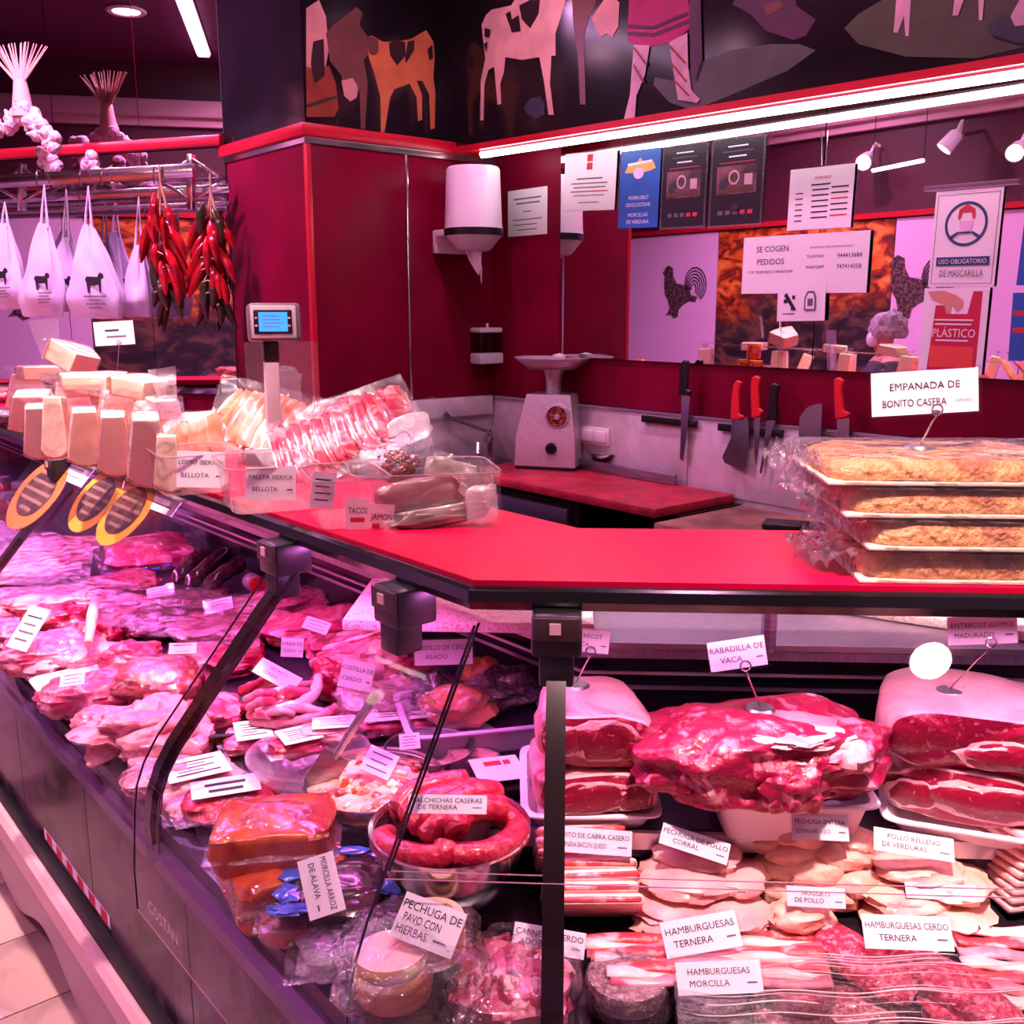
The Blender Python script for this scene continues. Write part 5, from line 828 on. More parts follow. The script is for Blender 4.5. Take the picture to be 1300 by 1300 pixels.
CH = [(52, 580, 36, .14, .05, 20, 10, 'cheese wedge with upright pale face at the far front corner'), (74, 582, 34, .16, .05, 5, -6, 'narrow tall cheese wedge second in the front row'), (112, 588, 46, .14, .06, 25, 8, 'cheese wedge with rounded orange side third in the front row'), (150, 600, 46, .15, .05, 20, 14, 'slanted cheese wedge in the middle of the front row'),
      (190, 612, 52, .16, .06, 22, 14, 'tall cheese wedge fifth along the front row'), (216, 624, 38, .12, .05, 18, -4, 'pale cheese block at the right end of the front row'), (250, 585, 64, .13, .07, 30, 30, 'big pale cheese wedge beside the sliced loin tub'), (50, 545, 66, .13, .06, 10, 20, 'wide cheese with orange rind at the back left'), (190, 570, 60, .14, .06, 40, 25, 'pale cheese wedge behind the middle of the row')]
for q, (px, py, w_, L, h_, yw, ln, lab) in enumerate(CH): wedge(px, py, w_, L, h_, yw, ln, lab)
for q, px in enumerate((40, 95, 150, 205)): wedge(px, 545, 52, .145, .07, 15+8*q, -4+4*q, 'cheese wedge standing in the rear row, '+('farthest left', 'second from the left', 'third from the left', 'nearest the scale')[q], ydep=1.02)
wedge(62, 505, 74, .13, .045, 20, 0, 'wide cheese slab with orange rind on top of the pile at the left', .147, 0, True, 1.0); wedge(118, 525, 84, .13, .04, 10, 4, 'flat cheese slab lying across the middle of the pile', .15, 0, True, .98); wedge(180, 530, 60, .12, .05, 60, 8, 'pale cheese wedge with orange end lying behind the middle', .147, 0, True, 1.0); wedge(92, 480, 60, .12, .07, 60, 24, 'cheese wedge tilted on top of all the others', .195, 12, True, 1.02)
b = pY(143, 520, 1.13); b.z = TZ; c, w_, h_ = cpx(145, 423, 48, 30, b); card('white cheese card on a tall wire stand at the back', [('=.35', -.05, .12, .08, 'ink'), ('=.5', .05, -.14, .07, 'gray_ink')], c, w_, h_, 10, 5, 3, b)
def clear_flag(px, py, wp, hp, lab, z, seed):
    c = pY(px, py, 1.0); s = mpp(c); M = face(c, 15, 10, 8)
    MB(M).grid(lambda u, v: ((u-.5)*wp*s*(.6+.4*v), (v-.5)*hp*s, .01*NZ.noise(V((u*3, v*3, seed)))), 8, 8).build('clear_bag', 'bag_milky', None, lab, 'plastic bag', 'clear bags over the cheeses')
clear_flag(210, 490, 34, 46, 'clear bag corner sticking up behind the cheeses', 1.38, 1); clear_flag(60, 430, 36, 50, 'clear bag corner above the cheeses at the left', 1.45, 2)
def filmsheet(pts, lab, seed):
    a, b_, c_, d_ = [V((pY(x, y, yy).x, yy, z)) for (x, y, z), yy in zip(pts, (1.06, 1.06, .9, .9))]
    def fs(u, v): p = a.lerp(b_, u).lerp(d_.lerp(c_, u), v); nz = NZ.noise(V((u*5, v*4, seed))); return p+V((0, 0, .014*nz))
    MB().grid(fs, 24, 12).build('clear_film', 'wrap', None, lab, 'film', 'loose film over the cheeses')
filmsheet([(40, 500, 1.40), (235, 545, 1.37), (240, 600, 1.34), (60, 548, 1.38)], 'loose crinkled film lying over the cheese row', 3)
lump('wrapped_bread', 'pinkish wrapped loaf at the far left of the counter', 'food pack', 5, 500, 60, .1, .07, 'lomo', 0, 44, .15, .8, TZ, film_='wrap'); lump('wrapped_bread', 'darker wrapped loaf below the pinkish one at the far left', 'food pack', 4, 528, 56, .1, .05, 'gray_pack', 0, 45, .15, .8, TZ, film_='wrap')
# ---------------------------------------------------------------- scale display
sb_ = V((-2.28, 1.15, TZ)); sb_ = pl(345, 520, (0, 1.15, 0), (0, 1, 0)); sb_ = V((sb_.x, 1.15, TZ)); s = mpp(pY(350, 410, 1.15)); S = T('scale_display', 'grey scale head with lit blue screen on a pale post', 'scale', sb_)
cD = pY(349, 409, 1.15); M = face(cD, 20, 4, 0); w_, h_ = 66*s, 48*s
MB(M).box((0, 0, -.02), (w_, h_, .055), .01).build('housing', mat('scale_gray', '584c54', .4), S); MB(M).box((-.004, 0, .009), (w_*.86, h_*.86, .008), .008).build('bezel', mat('scale_pale', 'a8949c', .35), S); sc_ = MB(M).box((-.006, .0, .0135), (w_*.72, h_*.62, .004), .002).build('display', 'black', S)
MB(M).box((-.006, 0, .0162), (w_*.54, h_*.5, .001)).build('lit_panel', 'screen_blue', sc_); mb = MB(M)
for r_ in range(4): mb.add([(-.006-w_*.2, h_*(.14-.09*r_), .0172), (-.006+w_*(.1+.03*(r_ % 3)), h_*(.14-.09*r_), .0172), (-.006+w_*(.1+.03*(r_ % 3)), h_*(.16-.09*r_), .0172), (-.006-w_*.2, h_*(.16-.09*r_), .0172)], [(0, 1, 2, 3)])
mb.build('lettering', 'gray_ink', sc_, sm=0)
for y in (-.1, .1):
    for x in (-.32, .3): MB(M).box((x*w_-.006, y*h_, .0158), (.006, .005, .003)).build('button', 'scale_pale', sc_)
zn = cD.z-h_/2; nb = V((cD.x-.012*HX.x, cD.y-.012*HX.y, 0)); MB(face(V((nb.x, nb.y, zn-.025)), 20)).box((0, 0, -.02), (.038, .05, .04), .004).build('neck', 'black', S)
MB(face(V((nb.x, nb.y, (zn-.05+TZ)/2)), 20)).box((0, 0, -.02), (.036, zn-.05-TZ, .036), .004).build('post', 'scale_pale', S); MB(face(V((nb.x, nb.y, TZ+.02)), 20)).box((0, 0, -.02), (.16, .04, .16), .006).build('scale_base', 'scale_gray', S)
# ---------------------------------------------------------------- cards hanging from the counter edge
mat('oval_orange', 'e07038', .4); mat('oval_gold', 'e8a02c', .4); mat('oval_dark', '3a2426', .4, c2='5c3c34', ns=30)
HG = 'cards hanging from the counter edge'
GN, GU = V((0, -.757, .653)), V((0, .653, .757))
def slope(px, py): c = pl(px, py, V((0, .845, 1.135))+GN*.016, GN); a = proj(c); b = proj(c+V((.01, 0, 0))); e = proj(c+GU*.01); return c, .01/abs(b[0]-a[0]), .01/abs(e[1]-a[1])
def oval(px, py, wp, hp, roll, m, lab):
    c, kx_, ky_ = slope(px, py); w_, h_ = wp*kx_, hp*ky_; t = T('oval_label', lab, 'cheese label', c-GU*(h_/2), HG); M = fr(c, (1, 0, 0), GN)
    n = 32
    def el(k, z): return [(k*w_/2*math.cos(6.2832*i/n), (h_/2-(1-k)*w_/2)*math.sin(6.2832*i/n), z) for i in range(n)]
    mb = MB(M); mb.add(el(1, -.001)+el(1, .001), [tuple(range(n))[::-1], tuple(range(n, 2*n))]+[(i, (i+1) % n, n+(i+1) % n, n+i) for i in range(n)]); mb.build('oval_border', m, t, sm=0)
    mb = MB(M); mb.add(el(.74, .0018), [tuple(range(n))]); f0 = mb.build('oval_field', 'oval_dark', t, sm=0)
    mb = MB(M)
    for q in range(5): ww = w_*(.2, .3, .36, .3, .16)[q]; y = h_*(.24-.12*q); mb.add([(-ww, y, .0024), (ww, y, .0024), (ww, y+h_*.045, .0024), (-ww, y+h_*.045, .0024)], [(0, 1, 2, 3)])
    mb.build('print', 'oval_print', t, sm=0)
    MB(M).box((0, h_*.02, .0035), (w_*1.35, h_*1.12, .0006)).build('clear_sleeve', 'card_film', t, sm=0)
mat('oval_print', '84645a', .5)
oval(47, 626, 42, 88, -22, 'oval_orange', 'orange oval cheese label hanging farthest left'); oval(122, 634, 40, 80, -12, 'oval_gold', 'golden oval cheese label, left of the pair'); oval(160, 648, 44, 86, -12, 'oval_gold', 'golden oval cheese label, right of the pair')
for a in ((97, 595, 36, 32, -14, 'small white card hanging between the oval labels', 3), (212, 631, 36, 36, -8, 'small white card hanging right of the oval labels', 3)):
    c, kx_, ky_ = slope(a[0], a[1]); M = fr(c, (1, 0, 0), GN); sheet('hanging_card', a[5], 'price card', M, a[2]*kx_, a[3]*ky_, rules(3), group=HG)

for q, (x, y) in enumerate(((-3.72, 1.12), (-3.62, 1.14), (-3.67, 1.1))):
    z0 = TZ if q < 2 else TZ+.095; pj = V((x, y, z0)); t = T('preserve_jar', 'red preserve jar on the counter behind the cheeses, '+('left of two', 'right of two', 'stacked on the pair')[q], 'jar', pj, 'preserve jars on the counter')
    MB().lathe([(.036, .001), (.042, .008), (.042, .066), (.036, .076)], 20, pj).build('jar_body', mat('preserve2', '8c1414', .15, c2='c04028', ns=30, coat=.6), t); MB().lathe([(.038, .076), (.039, .08), (.039, .093), (0, .094)], 20, pj).build('lid', 'cheese_rind', t)

vp('stacked grey ham pack at the bottom of the large tub', 560, 655, 150, 30, 'gray_pack', 34, 12, 20, 6, 1.237, .02); vp('white backed pack at the right end of the large tub', 612, 640, 50, 60, 'bag_milky', 35, 8, 10, 3, 1.26, .015)
# ---------------------------------------------------------------- left case: meats, from the far end to the corner
GL = 'meat laid out in the left case'
def LL(name, label, px, py, w, d, h, m, yaw=0, seed=1, **k): return lump(name, label, 'meat', px, py, w, d, h, m, yaw, seed, group=k.pop('group', GL), **k)
LL('pork_belly', 'pale pork belly slab at the far end under the oval label', 30, 720, 150, .3, .07, 'pork_pale', 15, 51); LL('pork_belly', 'long pale pork piece below the golden oval labels', 75, 762, 130, .2, .07, 'pork_pale', 25, 52); LL('pork_loin', 'streaky pink pork piece at the left edge', 15, 765, 90, .25, .08, 'pork', 30, 53)
LL('beef_chunk', 'bright red beef chunk with white fat lines behind the slanted label', 72, 785, 78, .16, .09, 'pork_red', 10, 54, amp=.2)
o, p, M = LL('pork_chop', 'red pork chop piece with a long white bone', 128, 800, 80, .16, .08, 'pork_red', -20, 55, amp=.2)
a, b_ = ld(121, 762, .1), ld(112, 818, .09); MB().tube([a, (a+b_)/2+V((.004, 0, .012)), b_], [.012, .015, .01], 10).build('bone', 'fat', o)
LL('pork_shoulder', 'big pink pork shoulder behind the slanted label at the left edge', 40, 835, 130, .22, .09, 'pork', 20, 56); LL('pork_haunch', 'wide pink pork piece at the left edge near the glass', 5, 850, 80, .2, .08, 'pork_pale', 20, 57)
pt = keep(onto(85, 880, .04, 'L'), .2); tray('foam_tray', 'white foam tray at the front left under a pork loin', pt, .28, .2, .025, 'foam', 38, .12)
LL('pork_loin', 'rounded pink pork loin in the white tray near the front glass', 98, 885, 125, .15, .09, 'pork', 25, 58, amp=.12)
t, p, M = LL('ham_joint', 'round red and orange ham joint in clear film', 200, 862, 112, .17, .1, 'ham_round', 0, 59, amp=.1, e=.9, film_='wrap')
LL('pork_knuckle', 'pale pork knuckle with folded skin by the front glass', 135, 935, 140, .18, .1, 'pork_pale', 30, 60, amp=.24, am2=.08); LL('pork_knuckle', 'second pale knuckle piece under the curved post', 215, 930, 110, .16, .08, 'pork_pale', 10, 61, amp=.2)
LL('liver', 'dark purple liver beside the printed meat bag', 205, 790, 100, .16, .06, 'liver', 10, 62, amp=.22, film_='wrap'); LL('pork_cut', 'pink pork cut under film behind the ham joint', 275, 795, 110, .2, .07, 'pork', 15, 63, film_='wrap'); LL('pork_cut', 'pale cut left of the dark post', 250, 835, 80, .16, .07, 'pork_pale', 15, 64); LL('pork_cut', 'pink trimmed cut behind the pile of strips', 395, 795, 120, .2, .07, 'pork', 20, 65); LL('pork_cut', 'flat pink cut right of the dark post', 330, 790, 90, .2, .06, 'pork_pale', 30, 66); LL('pork_cut', 'small mottled cut behind the white bone', 160, 770, 70, .14, .06, 'pork', 0, 67)
# printed meat bag, dark sausages, jar
p = onto(190, 705, .06, 'L'); M = up(p, 28) @ Matrix.Rotation(.25, 4, 'X'); t = pack('large clear meat bag with blue printed border below the counter edge', M @ Matrix.Translation((0, 0, .02)), .34, .26, .07, 'pork', 71, 'printed_meat_bag', GL, film_='wrap', contents=.78)
mb = MB(M)
for i in range(9):
    u = i/9-.45; mb.box((u*.33, -.122, .05+.006*math.sin(i*3)), (.026, .012, .002), .001)
mb.build('blue_print', 'blue_film', t).__setitem__('kind', 'stuff')
for q, (a, b_) in enumerate((((238, 745), (292, 700)), ((262, 748), (310, 715)), ((222, 740), (262, 702)))):
    A_, B_ = ld(*a, .03), ld(*b_, .05); MB().tube([A_.lerp(B_, i/10)+V((0, 0, .012*math.sin(i*.314))) for i in range(11)], [.006]+[.024+.002*math.sin(i*2) for i in range(9)]+[.006], 14).build('cured_sausage', 'blood_sausage', None, 'dark cured sausage at the back of the case, '+('left', 'right', 'farthest left')[q]+' of three', 'sausage', 'dark cured sausages', loc=A_-V((0, 0, .03)))
p = onto(318, 742, .03, 'L'); t = T('small_jar', 'small jar with red lid lying at the back by the bracket', 'jar', p); Mj = up(p, 30) @ Matrix.Translation((0, 0, .026)) @ Matrix.Rotation(1.5, 4, 'X'); MB(Mj).lathe([(.02, 0), (.026, .006), (.026, .06), (.022, .066)], 18).build('glass_body', 'bag_milky', t); MB(Mj).lathe([(.024, .066), (.024, .08), (0, .082)], 18).build('lid', 'red_trim', t)
for q, (px, py) in enumerate(((4, 632), (30, 640), (12, 655))):
    p = ld(px, py+8); t = T('preserve_jar', 'dark red preserve jar at the far end of the case, '+('left of the back pair', 'right of the back pair', 'in front of the pair')[q], 'jar', p, 'preserve jars'); MB().lathe([(.036, 0), (.04, .008), (.04, .085), (.033, .1)], 20, p).build('jar_body', mat('preserve', '5c0c14', .15, c2='8c2418', ns=30, coat=.6), t); MB().lathe([(.037, .1), (.038, .104), (.038, .122), (0, .124)], 20, p).build('lid', 'alu', t)
# ribs and strips
def strip(pts, r, m, lab, h=.03, group=None, name='pork_strip', flat=.5):
    P = [ld(x, y, h+dz) for x, y, dz in pts]; Q = []
    for i in range(len(P)-1):
        for j in range(5): u = j/5; a0, a1, a2, a3 = P[max(i-1, 0)], P[i], P[i+1], P[min(i+2, len(P)-1)]; Q.append(.5*((2*a1)+(-a0+a2)*u+(2*a0-5*a1+4*a2-a3)*u*u+(-a0+3*a1-3*a2+a3)*u**3))
    Q.append(P[-1]); n = len(Q); MB().tube(Q, [r*(.6+.4*math.sin(math.pi*min(1, max(0, (i+1)/(n+1))))**.5)*(1+.12*math.sin(i*1.7)) for i in range(n)], 10).build(name, m, None, lab, 'meat', group, loc=min(Q, key=lambda v: v.z)-V((0, 0, r)))
pt = onto(355, 905, .02, 'L'); tray('dark_tray', 'dark shallow tray under the pile of pork strips', pt, .3, .2, .014, 'black', 10, .1)
rn = random.Random(8)
for q in range(22):
    x0 = 300+rn.uniform(0, 70); y0 = 868+rn.uniform(0, 42); ln = rn.uniform(30, 60); a = rn.uniform(-.5, .5); dz = rn.uniform(0, .03)+(.02 if 310 < x0 < 350 else 0)
    strip([(x0, y0, dz), (x0+ln*.5*math.cos(a), y0+ln*.3*math.sin(a)-4, dz+.012), (x0+ln*math.cos(a), y0+ln*.5*math.sin(a), dz)], rn.uniform(.008, .013), rn.choice(['pork_pale', 'pork', 'bacon_fat', 'pork_red']), 'short curled pork strip in the pile on the dark tray', group='pork strips in the pile')
strip([(330, 905, .02), (370, 898, .03), (398, 882, .04), (404, 860, .05)], .013, 'bacon_fat', 'long pale strip curling up at the right of the pile'); strip([(320, 915, .01), (365, 918, .015), (405, 912, .02), (428, 898, .03)], .014, 'pork_pale', 'long pink strip along the front of the pile')
for q in range(5): strip([(395+q*9, 845-q*9, .02), (440+q*8, 828-q*6, .04), (490+q*4, 812-q*4, .045), (518, 800-q*2, .05)], .016, ('pork', 'pork_red', 'bacon_fat', 'pork', 'pork_pale')[q], 'long pork rib strip stretched towards the corner, '+('front', 'second', 'middle', 'fourth', 'rear')[q]+' of five', .03, 'pork rib strips')
LL('rib_rack', 'folded rack of pale ribs right of the small standing card', 478, 838, 110, .14, .08, 'pork_pale', 20, 73, amp=.24, am2=.06); LL('pork_roll', 'curled pink pork roll at the back of the case by the bracket', 450, 790, 120, .14, .08, 'pork', 20, 74, amp=.2, am2=.06)
LL('beef_slab', 'deep pink slab standing behind the slanted card', 425, 862, 50, .12, .09, 'pork_red', 40, 75)
t, p, M = LL('bagged_pork', 'bag of purple pink meat left of the roast tray', 490, 885, 110, .16, .06, 'pork', 20, 76, film_='bag_milky')
# roast tray
pt = onto(610, 915, .05, 'L'); pt.z -= .0; tray('roast_tray', 'lilac white tray holding two bagged roast knuckles', pt, .30, .22, .055, 'lilac_tray', 14, .14)
for q, (px, py, w_, m_, lab) in enumerate(((585, 905, 85, 'roast', 'orange roast knuckle in clear bag, front of the tray'), (640, 880, 90, 'blood_sausage', 'dark glazed roast in clear bag, rear of the tray'), (555, 888, 60, 'blood_sausage', 'small dark glazed roast at the left of the tray'))): LL('bagged_roast', lab, px, py, w_, .1, .075, m_, 20*q, 80+q, deck='L', sink=-.02, film_='wrap', amp=.2, group='bagged roasts in the lilac tray')
LL('roast_piece', 'orange roast piece between the dark glazed ones', 612, 868, 46, .08, .09, 'roast', 0, 84, sink=-.02, group='bagged roasts in the lilac tray')
# ---------------------------------------------------------------- left case front: bowls and packs
def bowl(name, label, px, py, wp, h, m='chrome', mat_in=None, deck='L', group=None, hz=0):
    p = ld(px, py, h+hz); k = mpp(p); r = wp*k/2; p = V((p.x, p.y, p.z-h)); MB().lathe([(r*.5, 0), (r*.72, h*.2), (r*.92, h*.6), (r, h), (r*1.05, h+.002), (r*1.05, h-.002), (r*.98, h-.004), (r*.9, h*.6), (r*.68, h*.22), (0, h*.08)], 40, p).build(name, m, None, label, 'bowl', group, loc=p); return p, r
p, r = bowl('steel_bowl', 'steel bowl of chopped meat salad with a metal spatula', 475, 988, 172, .075); p = V(p)
t = T('chopped_salad', 'chopped pink and cream meat salad filling the steel bowl', 'food', p+V((0, 0, .02))); MB(Matrix.Translation(p+V((0, 0, .05)))).blob((r*1.8, r*1.8, .06), 5, .06, 3, .9, 30, 14, -.9).build('salad_base', 'cubes', t)
for i in range(90):
    a, q = rn.uniform(0, 6.28), rn.random()**.5*r*.85; MB(Matrix.Translation(p+V((q*math.cos(a), q*math.sin(a), .076-.022*(q/r)**2+rn.uniform(-.003, .006)))) @ Matrix.Rotation(rn.uniform(0, 3), 4, V((rn.random(), rn.random(), rn.random()+.1)))).blob((rn.uniform(.014, .026), rn.uniform(.01, .018), .011), i, .25, 2, .7, 10, 6).build('food_chunk', rn.choice(['cubes', 'turkey', 'fillet', 'marinade', 'cheese']), t)
a, b_ = p+V((0, 0, .085))-HX*.09, pl(478, 882, p, HY)+V((0, 0, 0)); hd = pl(425, 962, p+HY*.0, HY); t = T('spatula', 'long steel spatula standing in the salad bowl', 'spatula', hd)
MB().tube([hd, hd.lerp(b_, .4)+V((0, 0, .004)), b_], [.006, .007, .009], 8).build('handle', 'steel', t); dv = (hd-b_).normalized(); MB(fr(hd+dv*.03, dv, HY)).box((0, 0, 0), (.075, .05, .003), .001).build('spatula_blade', 'steel', t)
p, r = bowl('steel_bowl', 'steel bowl heaped with red sausages at the corner', 571, 1048, 196, .115); p = V(p)
GS = 'red sausages in the steel bowl'
def saus(pts, lab, rr=.0195):
    P = [p+V((HX.x*x-HY.x*y, HX.y*x-HY.y*y, z)) for x, y, z in [(a*r, b__*r, (.09+c_*1.15)) for a, b__, c_ in pts]]; Q = []
    for i in range(len(P)-1):
        for j in range(6): u = j/6; a0, a1, a2, a3 = P[max(i-1, 0)], P[i], P[i+1], P[min(i+2, len(P)-1)]; Q.append(.5*((2*a1)+(-a0+a2)*u+(2*a0-5*a1+4*a2-a3)*u*u+(-a0+3*a1-3*a2+a3)*u**3))
    Q.append(P[-1]); n = len(Q); MB().tube([Q[0]]+Q+[Q[-1]], [.003]+[rr*(1 if 0 < i < n-1 else .7) for i in range(n)]+[.003], 14).build('sausage', 'sausage', None, lab, 'sausage', GS, loc=P[0]-V((0, 0, rr)))
saus([(-.8, .1, 0), (-.85, -.2, .01), (-.6, -.55, .015), (-.1, -.75, .02), (0, -.6, .03)], 'red sausage curving along the left front rim'); saus([(.05, -.7, .02), (.5, -.65, .02), (.82, -.3, .02), (.85, .1, .015), (.6, .2, .03)], 'red sausage curving along the right front rim'); saus([(-.75, .35, .01), (-.4, .7, .02), (.1, .8, .02), (.4, .7, .02)], 'red sausage along the back rim'); saus([(.8, .3, .01), (.55, .65, .015), (.3, .75, .035)], 'short red sausage at the back right')
saus([(-.6, -.1, .035), (-.2, .15, .05), (.2, .4, .05), (.4, .55, .04)], 'red sausage lying diagonally across the heap'); saus([(-.5, -.35, .04), (-.05, -.15, .055), (.35, .15, .06), (.6, .4, .045)], 'red sausage on top of the diagonal one'); saus([(.05, -.5, .045), (.2, -.2, .05), (.45, -.05, .05), (.7, .1, .04)], 'red sausage bridging the gap at the right'); saus([(-.7, .2, .03), (-.5, .45, .045), (-.1, .6, .05), (.2, .55, .055)], 'red sausage arched at the back of the heap'); saus([(-.3, -.5, .03), (0, -.35, .05), (.15, -.55, .04)], 'short bent red sausage at the front')
c, w_, h_ = cpx(568, 1020, 100, 20, p); c = c+V((0, 0, .0)); c = ld(568, 1021, .2); k = mpp(c); card('SALCHICHAS card lying on the red sausages', two('SALCHICHAS CASERAS', 'DE TERNERA', .26), c, 100*k, 24*k, 0, 45, -1)
p2, r2 = bowl('glass_bowl', 'clear bowl with wrapped packs and white labels', 392, 955, 150, .06, 'bag_milky')
p3, r3 = bowl('steel_bowl', 'dark steel bowl mostly hidden behind the salad bowl', 545, 948, 110, .06, 'brushed')
def dp(label, px, py, wp, d, th, m, yaw, seed, z=0, **k): c = ld(px, py, th/2+z); s = mpp(c); c.z -= th*.5; q_ = c.z-zl(c.y); c = keep(c, (wp*s*.35+d*.35)*.7); c.z = zl(c.y)+q_; return pack(label, up(c+V((0, 0, .004)), yaw), wp*s, d, th, m, seed, group='packs in the left case', **k)
ST_ = [('=.7', 0, .28, .05), ('=.5', -.08, .14, .04), ('=.6', 0, 0, .05), ('=.4', -.1, -.14, .04), ('=.7', 0, -.28, .05)]
dp('vacuum pack with pink edge and wide white label above the salad bowl', 508, 915, 120, .12, .03, 'pork', 10, 90, sticker=(0, 0, .75, .7, ST_)); dp('pack with upright white label beside the dark tray', 322, 938, 90, .12, .03, 'pork', 20, 91, sticker=(.0, 0, .5, .8, ST_)); dp('printed pack lying in the clear bowl', 380, 945, 90, .09, .03, 'pork_red', 30, 92, .05, sticker=(0, 0, .55, .8, ST_)); dp('second printed pack at the back of the clear bowl', 415, 930, 90, .08, .03, 'fillet', 10, 93, .055, sticker=(.1, 0, .6, .7, ST_)); dp('pack of pale slices in front of the glass bowl', 255, 985, 110, .16, .03, 'fillet', 30, 94, sticker=(-.05, 0, .7, .6, ST_))
dp('glossy red vacuum pack with a slanted label near the post', 295, 1015, 140, .14, .04, 'sausage', 20, 95, sticker=(-.05, .05, .6, .5, [('=.6', 0, .15, .16), ('=.5', 0, -.2, .16)])); dp('pale pack half hidden behind the curved post', 235, 1020, 70, .14, .03, 'fillet', 30, 96)
dp('upper block of orange marinated pork in shiny film', 350, 1052, 165, .16, .07, 'marinade', 8, 97, .06, e=.3, contents=.92); dp('lower block of orange marinated pork near the glass', 318, 1120, 160, .2, .08, 'marinade', 30, 98, e=.3, contents=.92); 
t = dp('blood sausage pack with blue printed film and a white card', 420, 1130, 180, .17, .05, 'blood_sausage', 8, 99, .02)
c = V(t.location)+(Matrix.Rotation(math.radians(8)+AZ-math.pi/2, 3, 'Z') @ V((0, .085, .012))); cB = V(c); M = up(c, 8)
for q, (x, y, w_, d_) in enumerate(((-.055, .02, .035, .03), (-.06, -.03, .03, .035), (-.05, -.07, .05, .02), (.09, .06, .05, .02), (.10, -.03, .04, .035), (.02, .075, .06, .015))): MB(M @ Matrix.Translation((x, y, .028))).blob((w_*1.2, d_*1.2, .006), q, .35, 2.5, .8, 14, 8).build('blue_print', 'blue_film', t)
for q in range(2): MB(up(cB, 8+q*4) @ Matrix.Translation((.02, .035-.07*q, .01))).blob((.13, .04, .04), q+5, .08, 2, .9, 20, 12).build('blood_sausage', 'blood_sausage', t)
c = ld(408, 1124, .12); k = mpp(c); sheet('price_card', 'MORCILLA ARROZ DE ALAVA card tilted on the blood sausage pack', 'price card', face(c, 5, 40, 0) @ Matrix.Rotation(math.radians(-75), 4, 'Z'), 74*k, 46*k, [('MORCILLA ARROZ', 0, .2, .17, 'ink', .015, .9), ('DE ALAVA', -.1, -.15, .17, 'ink', .015, .6), ('=.1', .35, -.2, .05, 'gray_ink')], group='price cards')
dp('clear pack lying below the blood sausage pack', 420, 1215, 150, .12, .04, 'bag_milky', 10, 101)
# turkey rounds
GT = 'turkey rounds under the breast card'
for q, (px, py, z) in enumerate(((500, 1262, 0), (502, 1250, .022), (498, 1240, .044), (496, 1222, .066), (545, 1208, .03), (545, 1195, .052), (546, 1180, .074))):
    c = ld(px, py, z); r = 48*mpp(c); mb_ = MB(up(c, 10*q)).lathe([(0, 0), (r*.96, 0), (r, .005), (r, .013), (r*.95, .018), (r*.5, .019), (0, .019)], 34, sy=.92); mb_.k = [1 if 34 <= i < 34*4 else 0 for i in range(len(mb_.f))]; mb_.build('turkey_round', ['turkey', 'crust'], None, 'thick round turkey slice, '+('lowest of the left stack', 'second of the left stack', 'third of the left stack', 'top of the left stack', 'lowest of the right stack', 'middle of the right stack', 'top of the right stack under the card')[q], 'turkey slice', GT)
    
c = ld(544, 1174, .11); k = mpp(c); card('PECHUGA DE PAVO card on the turkey rounds', [('PECHUGA DE', .0, .27, .19, 'ink', .015), ('PAVO CON', -.1, 0, .19, 'ink', .015, .6), ('HIERBAS', -.2, -.27, .19, 'ink', .015, .5), ('=.2', .25, -.28, .05, 'gray_ink')], c, 84*k, 44*k*1.3, 0, 48, -20)
def bagw(px, py, w_, d_, h_, lab, yaw, sd, deckf): c = deckf(px, py, h_/2); c.z -= h_/2; MB(up(c, yaw) @ Matrix.Translation((0, 0, h_*.45))).blob((w_, d_, h_), sd, .14, 2.2, .7, 34, 18, -.9, .05).build('clear_bag', 'wrap', None, lab, 'plastic bag', 'clear bags in the case', loc=c)
bagw(520, 1220, .19, .2, .12, 'clear bag around the turkey rounds', 10, 3, ld)
# bag of marinated cubes beside the post
c = rd(650, 1250, .04); t = T('marinated_cubes', 'bag of pink marinated meat cubes beside the black post', 'meat pack', V((c.x, c.y, c.z-.04)))
MB(up(V((c.x, c.y, c.z-.005)), 0)).blob((.16, .16, .075), 9, .1, 2, .7, 36, 20, -.9, .06).build('meat_base', 'pork', t)
for i in range(60):
    a, q = rn.uniform(0, 6.28), rn.random()**.5*.075; MB(up(V((c.x, c.y, c.z+.033-.03*(q/.08)**3)), 0) @ Matrix.Translation((q*math.cos(a), q*math.sin(a), rn.uniform(-.004, .004))) @ Matrix.Rotation(rn.uniform(0, 3), 4, V((rn.random(), rn.random(), rn.random()+.1)))).blob((.026, .02, .016), i+3, .25, 2, .6, 10, 7).build('meat_cube', rn.choice(['pork', 'pork_red', 'pork_pale']), t)
MB(up(V((c.x, c.y, c.z)), 0)).blob((.18, .19, .1), 10, .12, 2.2, .75, 30, 16, -.9, .05).build('bag_film', 'wrap', t)
# black label pack between bowl and beef
c = ld(625, 985, .06); t = dp('black tray pack with white logo label beside the beef', 622, 985, 105, .12, .03, 'pork', 15, 104, .03); Ms = up(c+V((0, 0, .012)), 15); mb = MB(Ms); mb.box((0.01, 0, 0), (.085, .09, .001)); mb.build('label', 'paper', t, sm=0); mb = MB(Ms); mb.box((.005, .02, .0012), (.03, .016, .0006)).box((.03, .02, .0012), (.012, .016, .0006)); mb.build('logo', 'red_ink', t, sm=0).__setitem__('kind', 'stuff'); MB(Ms).box((0, 0, -.02), (.125, .12, .022), .005).build('tray_shell', 'black', t)
